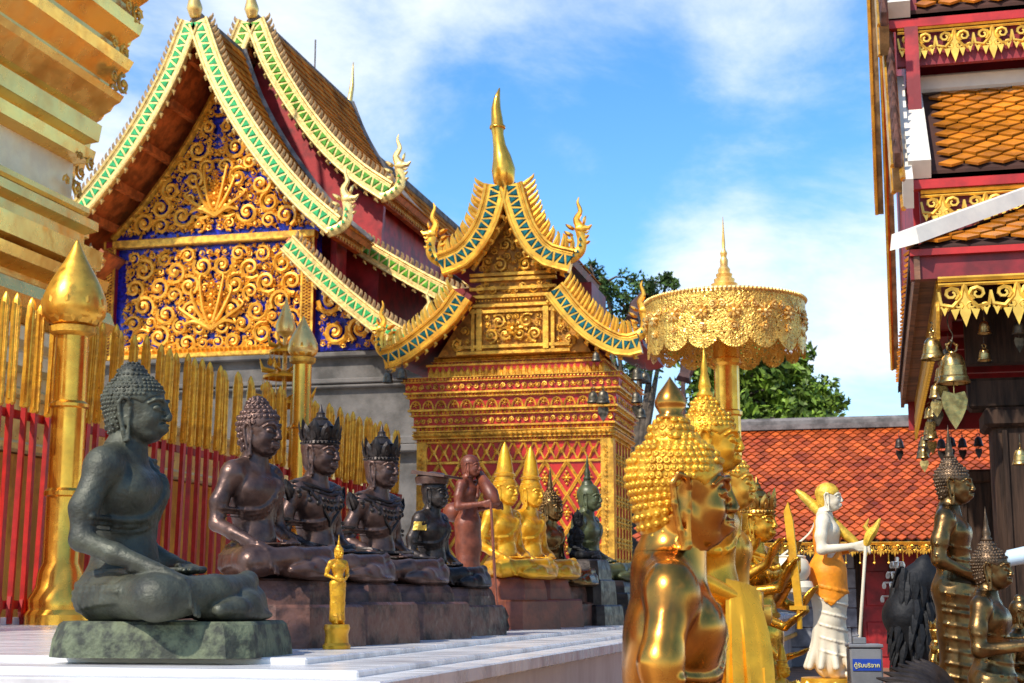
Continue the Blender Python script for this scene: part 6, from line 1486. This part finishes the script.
seated('figurine', 'small gold brown kneeling figure under the black bird', place(928, 6.7, 0), radians(-5), .30, 'bronze_bright', [(.22, .26, .10, .04), (.28, .32, .72, .04)], 'crown', None, .012, basem='wood_dark', jm='bronze_bright', hh=.006)
# black bird statue
bd = thing('bird_statue', 'sooty black bird statue with ragged folded wings left of the tall bronze Buddha', 'statue', place(911, 7.6, 0), radians(-10))
c = Clay((-.25,-.2,.80), (.25,.2,1.48), .009)
c.chain([(-.02,0,.95), (-.05,0,1.12), (.0,0,1.28), (.04,0,1.37)], [.085, .115, .085, .045], k=.04); c.cap((.04,0,1.36), (.055,0,1.42), .035, .008, k=.03)
c.chain([(.05,0,1.33), (.11,0,1.27), (.13,0,1.18)], [.05, .04, .012], k=.03); c.chain([(-.05,0,1.0), (-.10,0,.86)], [.08, .03], k=.03)
m = MB(); c.into(m)
rr = random.Random(7)
for i in range(110):
    z = rr.uniform(.86, 1.38); a = rr.uniform(0, 2*pi); r = .105*sin(pi*(z-.76)/.72)**.6; p = Vector((-.02+r*cos(a), r*sin(a), z)); m.tube([p, p+Vector((.018*cos(a), .018*sin(a), -.05)), p+Vector((.024*cos(a)-.01, .024*sin(a), -.12))], [.016, .022, .005], 5, flat=((cos(a), sin(a), .2), .5))
m.build('body', 'black', bd, smooth='auto')
m = MB()
for s in (-1, 1): m.tube([(.0, s*.05, .92), (.02, s*.05, .80)], .015, 6)
m.build('leg', 'black', bd) if False else None
m = MB(); m.lathe([(.16, 0), (.16, .7), (.12, .74), (.12, .86)], (-.03,0,0), 8); m.build('pedestal', 'wood_dark', bd)
# dark fan of metal feathers in front
ft = thing('feather_fan', 'fan of dark ribbed metal feathers at the bottom near the bronze Buddhas', 'ornament', place(925, 5.2, 0), radians(0))
m = MB()
for i in range(9):
    a = radians(172-i*5); l = .34-.016*i; b = Vector((.10, .015*i, .83))
    m.tube(spline([b, b+Vector((l*.5*cos(a), 0, l*.5*sin(a)+.03)), b+Vector((l*cos(a), 0, l*sin(a)+.01))], 4), [.012, .016, .02, .022, .022, .02, .016, .01, .003], 6, flat=((0,1,0), .5))
m.build('feathers', 'bronze_dark', ft, smooth='auto'); m = MB(); m.lathe([(.12, 0), (.12, .72), (.08, .8), (.05, .86)], (.1, .05, 0), 10); m.build('stand', 'wood_dark', ft)
# silver leaf tree between monk and bird
lt = thing('silver_ornament', 'little silver tiered leaf ornament beside the black bird', 'ornament', place(893, 9.0, 0)); m = MB(); m.tube([(0,0,0), (0,0,1.45)], .012, 6)
for z, r in ((1.42, .035), (1.36, .06), (1.30, .085), (1.22, .10)):
    for i in range(9): a = 2*pi*i/9; p = Vector((r*cos(a), r*sin(a), z)); m.tube([(0,0,z), p], .005, 4); m.prism(leafpoly(.012, .04), .004, Matrix.Translation(p-Vector((0,0,.035))) @ Matrix.Rotation(a, 4, 'Z'))
m.build('leaves', 'silver', lt)
wl = thing('wall_lamp', 'pale blue white lamp tube sticking in from the right edge', 'lamp', dpt(1022, 556, 8.3)); m = MB(); m.tube([(-.09,0,-.015), (-.07,0,-.012), (.25,0,.05)], [.02, .045, .055], 14); m.build('tube', 'pale_blue', wl, smooth='auto'); MB().box((.2, .35, .02), (.04, .8, .04)).build('bracket', 'wood_dark', wl)

# candle wax and small offerings left on the ledge
rr = random.Random(6)
for i, (px, d, lb) in enumerate(((369, 7.4, 'white lump of wax on the ledge right of the tiny gold Buddha'), (437, 8.4, 'white wax crumb beneath the capped figure pedestal'), (566, 12.0, 'white wax blob at the foot of the dark stepped block'))):
    p = place(px, d, 1.0); m = MB(); m.ball((0, 0, .008), (.035, .022, .016), 8, 5); m.ball((.025, .008, .006), (.018, .016, .012), 7, 4); tag(m.build('candle_wax', 'ivory', None, smooth=True, loc=p), lb, 'wax')
